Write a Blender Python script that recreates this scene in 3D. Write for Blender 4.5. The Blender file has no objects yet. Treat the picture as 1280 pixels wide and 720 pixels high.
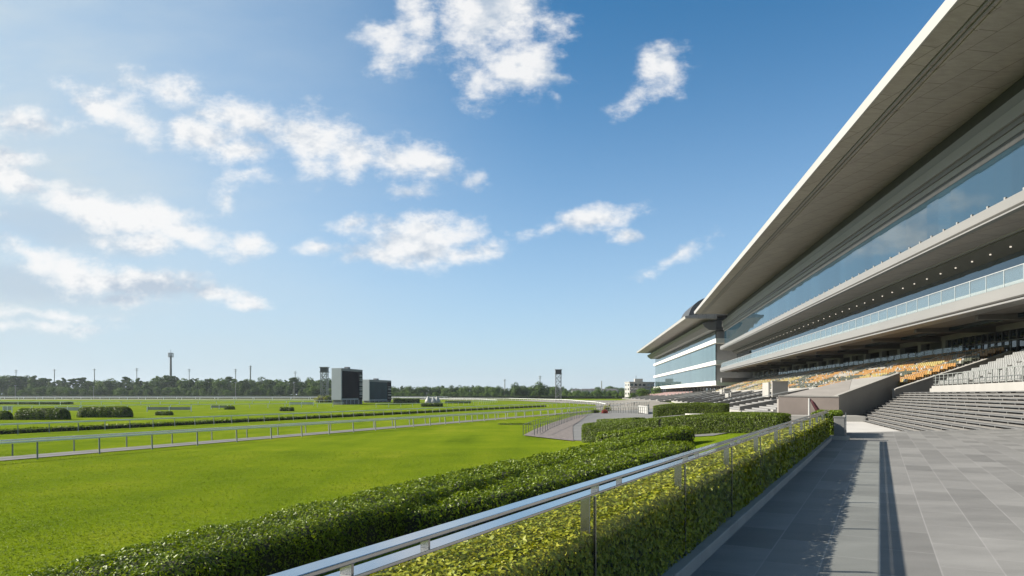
import bpy, math, random
import numpy as np
from mathutils import Vector, Matrix
random.seed(7); rng = np.random.default_rng(7)
R = math.radians
sc = bpy.context.scene
COL = sc.collection
EYE = 1.6; F = 853.33; HOR = 493.0

# ------------------------------------------------------------------ terrain
def ss(t):
    t = min(1.0, max(0.0, t)); return t*t*(3-2*t)
def gz(x, y):
    v = .986*x-.1664*y
    far = -2.8+1.2*ss((y-100)/500)
    return far+(-1.25-far)*ss((v+6)/16)*(1-ss((y-520)/200))
def P(px, py, Y):
    return Vector(((px-640)/F*Y, Y, EYE-(py-HOR)/F*Y))
def G(px, py):
    """ground point seen at this place in the photograph"""
    lo, hi = 2.0, 3000.0
    for _ in range(60):
        m = (lo+hi)/2; p = P(px, py, m)
        if p.z > gz(p.x, p.y): lo = m
        else: hi = m
    p = P(px, py, lo); return Vector((p.x, p.y, gz(p.x, p.y)))
def at_depth(px, Y, dz=0):
    x = (px-640)/F*Y; return Vector((x, Y, gz(x, Y)+dz))

# ------------------------------------------------------------------ mesh helpers
class MB:
    def __init__(s): s.v = []; s.f = []; s.m = []; s.mi = 0
    def add(s, vs, fs):
        b = len(s.v); s.v += [tuple(p) for p in vs]
        for f in fs: s.f.append(tuple(b+i for i in f)); s.m.append(s.mi)
        return s
    def hexa(s, a):      # 8 points: bottom ring 0-3, top ring 4-7
        return s.add(a, [(3,2,1,0),(4,5,6,7),(0,1,5,4),(1,2,6,5),(2,3,7,6),(3,0,4,7)])
    def box(s, c, d, rz=0.0):
        cx, cy, cz = c; dx, dy, dz = d[0]/2, d[1]/2, d[2]/2
        co, si = math.cos(rz), math.sin(rz); pts = []
        for z in (-dz, dz):
            for x, y in ((-dx,-dy),(dx,-dy),(dx,dy),(-dx,dy)):
                pts.append((cx+x*co-y*si, cy+x*si+y*co, cz+z))
        return s.hexa(pts)
    def bar(s, a, b, w, h=None, up=Vector((0,0,1))):
        a = Vector(a); b = Vector(b); h = h or w
        d = (b-a).normalized(); u = d.cross(up)
        if u.length < 1e-4: u = Vector((1,0,0))
        u.normalize(); n = u.cross(d).normalized(); u *= w/2; n *= h/2
        return s.hexa([a-u-n, a+u-n, b+u-n, b-u-n, a-u+n, a+u+n, b+u+n, b-u+n])
    def tube(s, pts, rs, n=8, cap=True):
        pts = [Vector(p) for p in pts]; rings = []
        if not hasattr(rs, '__len__'): rs = [rs]*len(pts)
        vs = []; fs = []
        for i, p in enumerate(pts):
            d = (pts[min(i+1, len(pts)-1)]-pts[max(i-1, 0)]).normalized()
            u = d.cross(Vector((0,0,1)))
            if u.length < 1e-3: u = Vector((1,0,0))
            u.normalize(); w = u.cross(d)
            for k in range(n):
                a = 2*math.pi*k/n; vs.append(p+(u*math.cos(a)+w*math.sin(a))*rs[i])
        for i in range(len(pts)-1):
            for k in range(n):
                fs.append((i*n+k, i*n+(k+1)%n, (i+1)*n+(k+1)%n, (i+1)*n+k))
        if cap:
            fs.append(tuple(range(n-1, -1, -1))); o = (len(pts)-1)*n; fs.append(tuple(range(o, o+n)))
        return s.add(vs, fs)
    def prism(s, poly, z0, z1):      # poly counter-clockwise [(x,y)], z0/z1 number or list
        n = len(poly)
        zl = (lambda z: z if hasattr(z, '__len__') else [z]*n); a = zl(z0); b = zl(z1)
        vs = [(p[0], p[1], a[i]) for i, p in enumerate(poly)]+[(p[0], p[1], b[i]) for i, p in enumerate(poly)]
        fs = [tuple(range(n-1, -1, -1)), tuple(range(n, 2*n))]+[(i, (i+1)%n, n+(i+1)%n, n+i) for i in range(n)]
        return s.add(vs, fs)
    def sweep(s, prof, Y0, Y1, tan, steps=1, cap=True):   # prof: closed [(X0,h)] in the sheared frame of a stand
        n = len(prof); vs = []; fs = []
        for j in range(steps+1):
            Y = Y0+(Y1-Y0)*j/steps
            vs += [(q[0]+tan*Y, Y, EYE+q[1]) for q in prof]
        for j in range(steps):
            for i in range(n):
                fs.append((j*n+i, (j+1)*n+i, (j+1)*n+(i+1)%n, j*n+(i+1)%n))
        if cap:
            fs.append(tuple(range(n))); o = steps*n; fs.append(tuple(range(o+n-1, o-1, -1)))
        return s.add(vs, fs)
    def lathe(s, c, prof, n=16):
        vs = []; fs = []
        for r, z in prof:
            for k in range(n):
                a = 2*math.pi*k/n; vs.append((c[0]+r*math.cos(a), c[1]+r*math.sin(a), c[2]+z))
        for i in range(len(prof)-1):
            for k in range(n):
                fs.append((i*n+k, i*n+(k+1)%n, (i+1)*n+(k+1)%n, (i+1)*n+k))
        fs.append(tuple(range(n-1, -1, -1))); o = (len(prof)-1)*n; fs.append(tuple(range(o, o+n)))
        return s.add(vs, fs)
    def build(s, name, mat, parent=None, smooth=False, bevel=0):
        me = bpy.data.meshes.new(name); me.from_pydata(s.v, [], s.f)
        import bmesh
        bm = bmesh.new(); bm.from_mesh(me); bmesh.ops.recalc_face_normals(bm, faces=bm.faces); bm.to_mesh(me); bm.free()
        for m in (mat if isinstance(mat, (list, tuple)) else [mat]): me.materials.append(m)
        if isinstance(mat, (list, tuple)): me.polygons.foreach_set('material_index', s.m)
        if smooth: me.polygons.foreach_set('use_smooth', [True]*len(me.polygons))
        o = bpy.data.objects.new(name, me); COL.objects.link(o)
        if parent:
            o.parent = parent
            o.matrix_parent_inverse = Matrix.Translation(-Vector(parent.location)) if parent.type == 'EMPTY' else Matrix()
        if bevel:
            b = o.modifiers.new('edge', 'BEVEL'); b.width = bevel; b.segments = 2; b.limit_method = 'ANGLE'
        return o
def tag(o, label=None, cat=None, group=None, kind=None):
    for k, v in (('label', label), ('category', cat), ('group', group), ('kind', kind)):
        if v: o[k] = v
    return o
def thing(name, label, cat, loc=(0,0,0), group=None):
    o = bpy.data.objects.new(name, None); COL.objects.link(o); o.location = loc; o.empty_display_size = .3
    return tag(o, label, cat, group)
def struct(name, mb, mat, **k): return tag(mb.build(name, mat, **k), kind='structure')
def copy_tree(o, parent=None):
    kids = [c for c in COL.objects if c.parent == o]
    c = o.copy(); COL.objects.link(c)
    if parent: c.parent = parent
    for k in kids: copy_tree(k, c)
    return c
KIDS = {}
def copy_thing(root):
    if root.name not in KIDS:
        KIDS[root.name] = [(c, [g for g in bpy.data.objects if g.parent == c]) for c in bpy.data.objects if c.parent == root]
    r = root.copy(); COL.objects.link(r)
    for c, gs in KIDS[root.name]:
        d = c.copy(); COL.objects.link(d); d.parent = r
        for g in gs:
            e = g.copy(); COL.objects.link(e); e.parent = d
    return r

# ------------------------------------------------------------------ materials
def nodes(name):
    m = bpy.data.materials.new(name); m.use_nodes = True
    nt = m.node_tree; nt.nodes.clear()
    return m, nt, nt.nodes, nt.links
def N(nt, t, **k):
    n = nt.nodes.new(t)
    for a, b in k.items():
        if a in n.inputs: n.inputs[a].default_value = b
        else: setattr(n, a, b)
    return n
def ramp(nt, fac, stops):
    r = nt.nodes.new('ShaderNodeValToRGB'); e = r.color_ramp.elements
    while len(e) < len(stops): e.new(.5)
    for i, (p, c) in enumerate(stops): e[i].position = p; e[i].color = (*c, 1)
    nt.links.new(fac, r.inputs[0]); return r.outputs[0]
KEEP = {'dark_soffit','brushed_steel','satin_steel','dark_metal','black_screen','teal_screen','rail_white_paint','post_grey_paint','bright_white_fascia','kerb_stone','pale_paving'}
KA = .50
def surf(name, c1, c2=None, scale=1.0, rough=.6, bump=0, bscale=30, metal=0.0, detail=6, spec=.5, stretch=None, coord='Object'):
    m, nt, n, l = nodes(name)
    out = N(nt, 'ShaderNodeOutputMaterial'); b = N(nt, 'ShaderNodeBsdfPrincipled')
    b.inputs['Roughness'].default_value = rough; b.inputs['Metallic'].default_value = metal
    b.inputs['Specular IOR Level'].default_value = spec
    l.new(b.outputs[0], out.inputs[0])
    tc = N(nt, 'ShaderNodeTexCoord'); vec = tc.outputs[coord]
    if stretch:
        mp = N(nt, 'ShaderNodeMapping'); mp.inputs['Scale'].default_value = stretch; l.new(vec, mp.inputs[0]); vec = mp.outputs[0]
    no = N(nt, 'ShaderNodeTexNoise', Scale=scale, Detail=detail); no.inputs['Roughness'].default_value = .6
    l.new(vec, no.inputs['Vector'])
    c2 = c2 or tuple(x*.8 for x in c1)
    if name not in KEEP: c1 = tuple(x*KA for x in c1); c2 = tuple(x*KA for x in c2)
    l.new(ramp(nt, no.outputs[0], [(.3, c2), (.7, c1)]), b.inputs['Base Color'])
    if bump:
        n2 = N(nt, 'ShaderNodeTexNoise', Scale=bscale, Detail=5); l.new(vec, n2.inputs['Vector'])
        bp = N(nt, 'ShaderNodeBump', Strength=bump, Distance=.02); l.new(n2.outputs[0], bp.inputs['Height']); l.new(bp.outputs[0], b.inputs['Normal'])
    return m
def leafmat(name, stops, rough=.4, trans=.3, tcol=None, big=0.0, bigscale=.5, spec=.3):
    m, nt, n, l = nodes(name)
    out = N(nt, 'ShaderNodeOutputMaterial'); b = N(nt, 'ShaderNodeBsdfPrincipled'); b.inputs['Roughness'].default_value = rough; b.inputs['Specular IOR Level'].default_value = spec
    g = N(nt, 'ShaderNodeNewGeometry')
    fac = g.outputs['Random Per Island']; stops = [(q, tuple(x*.66 for x in c_)) for q, c_ in stops]
    if big:
        tc = N(nt, 'ShaderNodeTexCoord'); no = N(nt, 'ShaderNodeTexNoise', Scale=bigscale, Detail=3); l.new(tc.outputs['Object'], no.inputs['Vector'])
        mx = N(nt, 'ShaderNodeMix'); mx.inputs[0].default_value = big; l.new(fac, mx.inputs[2]); l.new(no.outputs[0], mx.inputs[3]); fac = mx.outputs[0]
    c = ramp(nt, fac, stops); l.new(c, b.inputs['Base Color'])
    t = N(nt, 'ShaderNodeBsdfTranslucent')
    h = N(nt, 'ShaderNodeHueSaturation', Value=1.25, Saturation=1.1); l.new(c, h.inputs['Color']); l.new(h.outputs[0], t.inputs['Color'])
    mx = N(nt, 'ShaderNodeMixShader'); mx.inputs[0].default_value = trans
    l.new(b.outputs[0], mx.inputs[1]); l.new(t.outputs[0], mx.inputs[2]); l.new(mx.outputs[0], out.inputs[0])
    return m
def clearglass(name, tint=(.93,.97,.96), f0=.04, film=0.0):
    m, nt, n, l = nodes(name)
    out = N(nt, 'ShaderNodeOutputMaterial'); t = N(nt, 'ShaderNodeBsdfTransparent'); t.inputs[0].default_value = (*tint, 1)
    g = N(nt, 'ShaderNodeBsdfGlossy'); g.inputs['Roughness'].default_value = .01
    lw = N(nt, 'ShaderNodeLayerWeight', Blend=.5)
    pw = N(nt, 'ShaderNodeMath', operation='POWER'); l.new(lw.outputs['Facing'], pw.inputs[0]); pw.inputs[1].default_value = 5
    ma = N(nt, 'ShaderNodeMath', operation='MULTIPLY_ADD'); l.new(pw.outputs[0], ma.inputs[0]); ma.inputs[1].default_value = .16 if not film else .45; ma.inputs[2].default_value = f0
    mx = N(nt, 'ShaderNodeMixShader'); base = t.outputs[0]
    if film:
        d = N(nt, 'ShaderNodeBsdfDiffuse'); d.inputs[0].default_value = (.62,.70,.70,1); m2 = N(nt, 'ShaderNodeMixShader'); m2.inputs[0].default_value = film
        l.new(t.outputs[0], m2.inputs[1]); l.new(d.outputs[0], m2.inputs[2]); base = m2.outputs[0]
    l.new(ma.outputs[0], mx.inputs[0]); l.new(base, mx.inputs[1]); l.new(g.outputs[0], mx.inputs[2]); l.new(mx.outputs[0], out.inputs[0])
    return m
def facade(name, base, ior, pane, tint=(1,1,1), tan=0.0, joint=(.02,.03,.03), rough=.02, jw=.04):
    """glazed curtain wall: dark reflecting panes with slightly different tilt each and thin joints every 'pane' metres"""
    m, nt, n, l = nodes(name)
    out = N(nt, 'ShaderNodeOutputMaterial'); b = N(nt, 'ShaderNodeBsdfPrincipled')
    b.inputs['Roughness'].default_value = rough; b.inputs['IOR'].default_value = ior; b.inputs['Specular Tint'].default_value = (*tint, 1)
    tc = N(nt, 'ShaderNodeTexCoord'); sx = N(nt, 'ShaderNodeSeparateXYZ'); l.new(tc.outputs['Object'], sx.inputs[0])
    d = N(nt, 'ShaderNodeMath', operation='DIVIDE'); l.new(sx.outputs['Y'], d.inputs[0]); d.inputs[1].default_value = pane
    fl = N(nt, 'ShaderNodeMath', operation='FLOOR'); l.new(d.outputs[0], fl.inputs[0])
    fr = N(nt, 'ShaderNodeMath', operation='FRACT'); l.new(d.outputs[0], fr.inputs[0])
    lt = N(nt, 'ShaderNodeMath', operation='LESS_THAN'); l.new(fr.outputs[0], lt.inputs[0]); lt.inputs[1].default_value = jw/pane
    wn = N(nt, 'ShaderNodeTexWhiteNoise', noise_dimensions='1D'); l.new(fl.outputs[0], wn.inputs['W'])
    cm = N(nt, 'ShaderNodeMix', data_type='RGBA'); l.new(wn.outputs['Value'], cm.inputs[0]); cm.inputs[6].default_value = (*base, 1); cm.inputs[7].default_value = (*[x*1.5 for x in base], 1)
    jm = N(nt, 'ShaderNodeMix', data_type='RGBA'); l.new(lt.outputs[0], jm.inputs[0]); l.new(cm.outputs[2], jm.inputs[6]); jm.inputs[7].default_value = (*joint, 1)
    l.new(jm.outputs[2], b.inputs['Base Color'])
    geo = N(nt, 'ShaderNodeNewGeometry')
    vm = N(nt, 'ShaderNodeVectorMath', operation='MULTIPLY_ADD'); l.new(wn.outputs['Color'], vm.inputs[0]); vm.inputs[1].default_value = (.006,.006,.006); l.new(geo.outputs['Normal'], vm.inputs[2])
    nn = N(nt, 'ShaderNodeVectorMath', operation='NORMALIZE'); l.new(vm.outputs[0], nn.inputs[0]); l.new(nn.outputs[0], b.inputs['Normal'])
    l.new(b.outputs[0], out.inputs[0]); return m
def panelled(name, c, w, h, joint, rough=.55, rot=0.0, var=.06, metal=0, plane='XY', mortar=.012, bump=.2):
    """panels or slabs with joints, laid out in metres"""
    if name != 'soffit_panels': c = tuple(x*KA for x in c); joint = tuple(x*KA for x in joint)
    m, nt, n, l = nodes(name)
    out = N(nt, 'ShaderNodeOutputMaterial'); b = N(nt, 'ShaderNodeBsdfPrincipled'); b.inputs['Roughness'].default_value = rough; b.inputs['Metallic'].default_value = metal; b.inputs['Specular IOR Level'].default_value = .2
    tc = N(nt, 'ShaderNodeTexCoord'); mp = N(nt, 'ShaderNodeMapping'); l.new(tc.outputs['Object'], mp.inputs[0])
    if plane == 'YZ': mp.inputs['Rotation'].default_value = (R(90), 0, 0); mp.vector_type = 'POINT'
    mp.inputs['Rotation'].default_value = (0, 0, rot)
    br = N(nt, 'ShaderNodeTexBrick'); br.inputs['Scale'].default_value = 1; br.inputs['Brick Width'].default_value = w; br.inputs['Row Height'].default_value = h
    br.inputs['Mortar Size'].default_value = mortar; br.inputs['Mortar Smooth'].default_value = .1; br.inputs['Bias'].default_value = 0
    br.inputs['Color1'].default_value = (*[x*(1+var) for x in c], 1); br.inputs['Color2'].default_value = (*[x*(1-var) for x in c], 1); br.inputs['Mortar'].default_value = (*joint, 1)
    l.new(mp.outputs[0], br.inputs['Vector'])
    ms = N(nt, 'ShaderNodeMapping'); ms.inputs['Scale'].default_value = (.55,1.6,1); ms.inputs['Rotation'].default_value = (0,0,.5); l.new(tc.outputs['Object'], ms.inputs[0])
    no = N(nt, 'ShaderNodeTexNoise', Scale=1.1, Detail=10); no.inputs['Roughness'].default_value = .72; l.new(ms.outputs[0], no.inputs['Vector'])
    gr = N(nt, 'ShaderNodeTexNoise', Scale=120, Detail=2); l.new(tc.outputs['Object'], gr.inputs['Vector'])
    mx = N(nt, 'ShaderNodeMix', data_type='RGBA', blend_type='MULTIPLY'); mx.inputs[0].default_value = .55
    l.new(br.outputs['Color'], mx.inputs[6]); l.new(ramp(nt, no.outputs[0], [(.3, (.62,.62,.62)), (.7, (1.22,1.22,1.22))]), mx.inputs[7])
    m2 = N(nt, 'ShaderNodeMix', data_type='RGBA', blend_type='MULTIPLY'); m2.inputs[0].default_value = .5
    l.new(mx.outputs[2], m2.inputs[6]); l.new(ramp(nt, gr.outputs[0], [(.35, (.75,.75,.75)), (.65, (1.2,1.2,1.2))]), m2.inputs[7])
    l.new(m2.outputs[2], b.inputs['Base Color'])
    bp = N(nt, 'ShaderNodeBump', Strength=bump, Distance=.01); l.new(gr.outputs[0], bp.inputs['Height']); l.new(bp.outputs[0], b.inputs['Normal'])
    rr = N(nt, 'ShaderNodeMapRange'); rr.inputs['To Min'].default_value = rough-.12; rr.inputs['To Max'].default_value = rough+.12; l.new(no.outputs[0], rr.inputs['Value']); l.new(rr.outputs[0], b.inputs['Roughness'])
    l.new(b.outputs[0], out.inputs[0]); return m

TH_R = math.atan(.539)
M = {}
M['white_b'] = surf('bright_white_fascia', (.72,.71,.69), (.64,.63,.61), .3, .45, stretch=(1,.15,1))
M['alu'] = surf('aluminium_fascia', (.40,.39,.375), (.35,.345,.335), .3, .4, stretch=(1,.15,1))
M['white'] = surf('white_paint', (.74,.73,.71), (.66,.65,.63), .3, .45, stretch=(1,.15,1))
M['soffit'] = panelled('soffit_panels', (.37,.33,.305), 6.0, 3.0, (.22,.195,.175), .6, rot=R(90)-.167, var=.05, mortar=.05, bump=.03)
M['grey'] = surf('grey_metal', (.26,.255,.25), (.22,.215,.21), .5, .45, stretch=(1,.1,1))
M['lgrey'] = surf('light_grey_cladding', (.46,.455,.45), (.40,.395,.39), .5, .5, stretch=(1,.1,1))
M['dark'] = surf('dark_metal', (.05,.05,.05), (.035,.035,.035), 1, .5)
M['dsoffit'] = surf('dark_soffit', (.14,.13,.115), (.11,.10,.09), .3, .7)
M['conc'] = surf('concrete', (.33,.315,.295), (.25,.24,.225), .8, .8, .15, 20, detail=9)
M['conc_l'] = surf('pale_concrete', (.62,.60,.56), (.52,.50,.46), .5, .75, .1, 20, detail=8)
M['conc_w'] = surf('white_wall_paint', (.62,.60,.565), (.54,.52,.49), .5, .7)
M['brown'] = surf('brown_render', (.52,.435,.385), (.43,.36,.32), .6, .8, .1, 20, detail=8)
M['wallbeige'] = surf('beige_render', (.56,.515,.475), (.46,.425,.39), .6, .8, .1, 20, detail=8)
M['bench'] = surf('grey_bench_plank', (.25,.25,.245), (.18,.18,.178), 1.5, .6, detail=9)
M['asphalt'] = surf('worn_asphalt', (.30,.295,.285), (.22,.22,.21), .25, .85, .2, 60, detail=9)
M['pathgrey'] = surf('gravel_path', (.30,.285,.26), (.24,.23,.21), .4, .9, .2, 40, detail=9)
M['paver'] = surf('reddish_paver', (.40,.335,.31), (.16,.14,.125), 2.6, .95, .6, 12, detail=10)
M['dirt'] = surf('sandy_dirt', (.42,.38,.32), (.35,.32,.27), .1, .9)
M['steel'] = surf('brushed_steel', (.62,.62,.62), (.52,.52,.52), 3, .16, metal=1.0, stretch=(1,1,8))
M['steel_m'] = surf('satin_steel', (.44,.43,.41), (.36,.355,.34), 4, .24, metal=1.0)
M['glass'] = clearglass('clear_glass', (.95,.975,.965), .02)
M['balglass'] = clearglass('balustrade_glass', (.84,.90,.92), .07, .07)
M['fglass'] = facade('facade_glass', (.012,.03,.045), 2.45, 3.0, (.85,.95,1.0))
M['tglass'] = facade('teal_facade_glass', (.045,.075,.080), 2.0, 4.0, (.92,1.0,1.0))
M['wglass'] = facade('window_glass', (.012,.02,.028), 1.9, 2.5)
M['screen'] = surf('black_screen', (.007,.009,.014), (.005,.006,.010), .2, .8, spec=.03)
M['screen_t'] = surf('teal_screen', (.02,.055,.065), (.010,.026,.034), .2, .6, spec=.08)
M['panel_bw'] = surf('pale_steel_cladding', (.74,.78,.86), (.62,.66,.74), .15, .5)
M['rail_w'] = surf('rail_white_paint', (.80,.81,.80), (.72,.73,.72), 2, .4)
M['rail_s'] = surf('stand_rail_steel', (.78,.79,.79), (.68,.69,.69), 2, .4)
M['post_g'] = surf('post_grey_paint', (.22,.23,.22), (.16,.17,.16), 2, .5)
M['granite'] = panelled('granite_block', (.36,.36,.35), 5, 5, (.1,.1,.1), .5, var=.02)
M['kerb'] = surf('kerb_stone', (.36,.335,.30), (.27,.25,.225), 1.5, .75, .2, 50, detail=9)
M['pale_paving'] = surf('pale_paving', (.47,.455,.43), (.40,.385,.365), .6, .8, .1, 20, detail=9)
M['soil'] = surf('soil', (.06,.045,.03), (.04,.03,.02), 3, .95)
M['bark'] = surf('bark', (.10,.075,.055), (.06,.045,.03), 6, .9, .5, 20)
M['twig'] = surf('hedge_inner_twigs', (.030,.036,.014), (.018,.022,.008), 9, .9, .6, 18)
M['red'] = surf('red_cloth', (.13,.02,.03), (.09,.015,.02), 3, .7)
M['apart'] = surf('apartment_render', (.70,.69,.66), (.62,.61,.58), .2, .7)
M['rooftile'] = surf('grey_roof_tiles', (.16,.15,.15), (.12,.11,.11), .8, .8)
M['stone'] = surf('white_sculpture', (.62,.62,.60), (.52,.52,.50), .8, .55)
M['orange'] = surf('orange_plastic', (.60,.32,.085), (.50,.25,.06), .6, .45)
M['yellow'] = surf('yellow_plastic', (.58,.46,.16), (.50,.39,.13), .6, .45)
M['olive'] = surf('olive_plastic', (.12,.125,.085), (.09,.10,.06), .6, .5)
M['cream'] = surf('cream_plastic', (.58,.54,.47), (.50,.46,.40), .6, .5)
M['pink'] = surf('faded_pink_plastic', (.52,.33,.31), (.45,.28,.26), .6, .5)
M['seatw'] = surf('pale_grey_plastic', (.50,.50,.48), (.40,.40,.385), .6, .45)
m, nt, n, l = nodes('downlight_lens'); o_ = N(nt, 'ShaderNodeOutputMaterial'); e_ = N(nt, 'ShaderNodeEmission', Strength=.42); e_.inputs[0].default_value = (1,.9,.75,1); l.new(e_.outputs[0], o_.inputs[0]); M['lamp'] = m

# lawn
m, nt, n, l = nodes('lawn_grass')
out = N(nt, 'ShaderNodeOutputMaterial'); b = N(nt, 'ShaderNodeBsdfPrincipled'); b.inputs['Roughness'].default_value = 1.0; b.inputs['Specular IOR Level'].default_value = 0.0
tc = N(nt, 'ShaderNodeTexCoord')
n1 = N(nt, 'ShaderNodeTexNoise', Scale=.16, Detail=9); n1.inputs['Roughness'].default_value = .62; l.new(tc.outputs['Object'], n1.inputs['Vector'])
mp = N(nt, 'ShaderNodeMapping'); mp.inputs['Scale'].default_value = (1.2,1.0,1.0); l.new(tc.outputs['Object'], mp.inputs[0])
n2 = N(nt, 'ShaderNodeTexNoise', Scale=3.2, Detail=8); n2.inputs['Roughness'].default_value = .75; l.new(mp.outputs[0], n2.inputs['Vector'])
ad = N(nt, 'ShaderNodeMath', operation='MULTIPLY_ADD'); l.new(n2.outputs[0], ad.inputs[0]); ad.inputs[1].default_value = .80; 
sb = N(nt, 'ShaderNodeMath', operation='SUBTRACT'); l.new(n1.outputs[0], sb.inputs[0]); sb.inputs[1].default_value = .40
mst = N(nt, 'ShaderNodeMapping'); mst.inputs['Rotation'].default_value = (0,0,R(22.9)); mst.inputs['Scale'].default_value = (.42,.035,1); l.new(tc.outputs['Object'], mst.inputs[0])
nst = N(nt, 'ShaderNodeTexNoise', Scale=1.0, Detail=6); l.new(mst.outputs[0], nst.inputs['Vector'])
ad2 = N(nt, 'ShaderNodeMath', operation='MULTIPLY_ADD'); l.new(nst.outputs[0], ad2.inputs[0]); ad2.inputs[1].default_value = .55; l.new(sb.outputs[0], ad2.inputs[2])
sb2 = N(nt, 'ShaderNodeMath', operation='SUBTRACT'); l.new(ad2.outputs[0], sb2.inputs[0]); sb2.inputs[1].default_value = .275
l.new(sb2.outputs[0], ad.inputs[2])
GRASS_RAMP = [(.20, (.072,.112,.008)), (.40, (.106,.155,.009)), (.58, (.132,.178,.010)), (.80, (.180,.208,.018))]
c = ramp(nt, ad.outputs[0], GRASS_RAMP)
l.new(c, b.inputs['Base Color'])
n3 = N(nt, 'ShaderNodeTexNoise', Scale=38, Detail=4); l.new(tc.outputs['Object'], n3.inputs['Vector'])
bp = N(nt, 'ShaderNodeBump', Strength=.7, Distance=.06); l.new(n3.outputs[0], bp.inputs['Height']); l.new(bp.outputs[0], b.inputs['Normal'])
l.new(b.outputs[0], out.inputs[0]); M['grass'] = m
M['plaza'] = panelled('granite_paving', (.40,.388,.365), 1.15, .49, (.54,.52,.495), .62, rot=-(math.pi/2-TH_R), var=.17, mortar=.007, bump=.25)
M['hill'] = surf('wooded_hill', (.045,.065,.03), (.02,.035,.018), .05, .9, detail=9)

M['leafA'] = leafmat('golden_privet_leaf', [(0, (.17,.22,.008)), (.35, (.30,.33,.012)), (.75, (.45,.43,.018)), (1, (.56,.50,.035))], .5, .20, big=.25, bigscale=1.2)
M['leafB'] = leafmat('laurel_leaf', [(0, (.080,.130,.008)), (.5, (.180,.260,.013)), (.85, (.29,.37,.02)), (1, (.40,.47,.035))], .42, .28, big=.2, bigscale=.7)
M['leafC'] = leafmat('clipped_hedge_leaf', [(0, (.075,.125,.008)), (.5, (.145,.215,.014)), (1, (.25,.32,.026))], .45, .28, big=.3, bigscale=.6)
M['leafT'] = leafmat('tree_leaf', [(0, (.050,.100,.016)), (.5, (.110,.185,.028)), (1, (.19,.28,.05))], .7, .18, spec=.1, big=.5, bigscale=.22)
M['leafT2'] = leafmat('pine_leaf', [(0, (.038,.080,.020)), (.5, (.080,.140,.030)), (1, (.135,.20,.045))], .7, .15, spec=.1, big=.5, bigscale=.22)

# ------------------------------------------------------------------ leaves
def leaf_mesh(name, Pts, Nrm, size, mat, parent, aspect=.5, tilt=.8, up=0.25):
    n = len(Pts)
    Nn = Nrm+rng.normal(0, tilt, (n,3)); Nn[:,2] += up
    Nn /= np.linalg.norm(Nn, axis=1)[:,None]
    t = rng.normal(0, 1, (n,3)); t -= (t*Nn).sum(1)[:,None]*Nn; t /= np.linalg.norm(t, axis=1)[:,None]
    s = np.cross(Nn, t)
    L = (size*(.65+.7*rng.random(n)))[:,None]
    base = Pts-t*L*.5; tip = Pts+t*L*.5
    w = L*aspect*.5
    a = Pts+s*w+Nn*w*.35; b = Pts-s*w+Nn*w*.35
    V = np.stack([base, a, tip, b], 1).reshape(-1, 3).astype(np.float32)
    idx = (np.arange(n)*4)[:,None]+np.array([0,1,2,0,2,3])[None]
    me = bpy.data.meshes.new(name)
    me.vertices.add(4*n); me.vertices.foreach_set('co', V.ravel())
    me.loops.add(6*n); me.loops.foreach_set('vertex_index', idx.ravel().astype(np.int32))
    me.polygons.add(2*n); me.polygons.foreach_set('loop_start', np.arange(0, 6*n, 3, dtype=np.int32)); me.polygons.foreach_set('loop_total', np.full(2*n, 3, np.int32))
    me.update(); me.validate(); me.materials.append(mat)
    o = bpy.data.objects.new(name, me); COL.objects.link(o)
    if parent:
        o.parent = parent; o.matrix_parent_inverse = Matrix.Translation(-Vector(parent.location))
    return o
def wob(x, y, z):
    return (math.sin(x*1.7+y*.9)+math.sin(y*2.3-x*.7+z*3)+math.sin(x*4.1+z*2.2)+math.sin(y*5.3+x*2.9))*.25
def inset_(w): return min(.10, w*.16)
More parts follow.
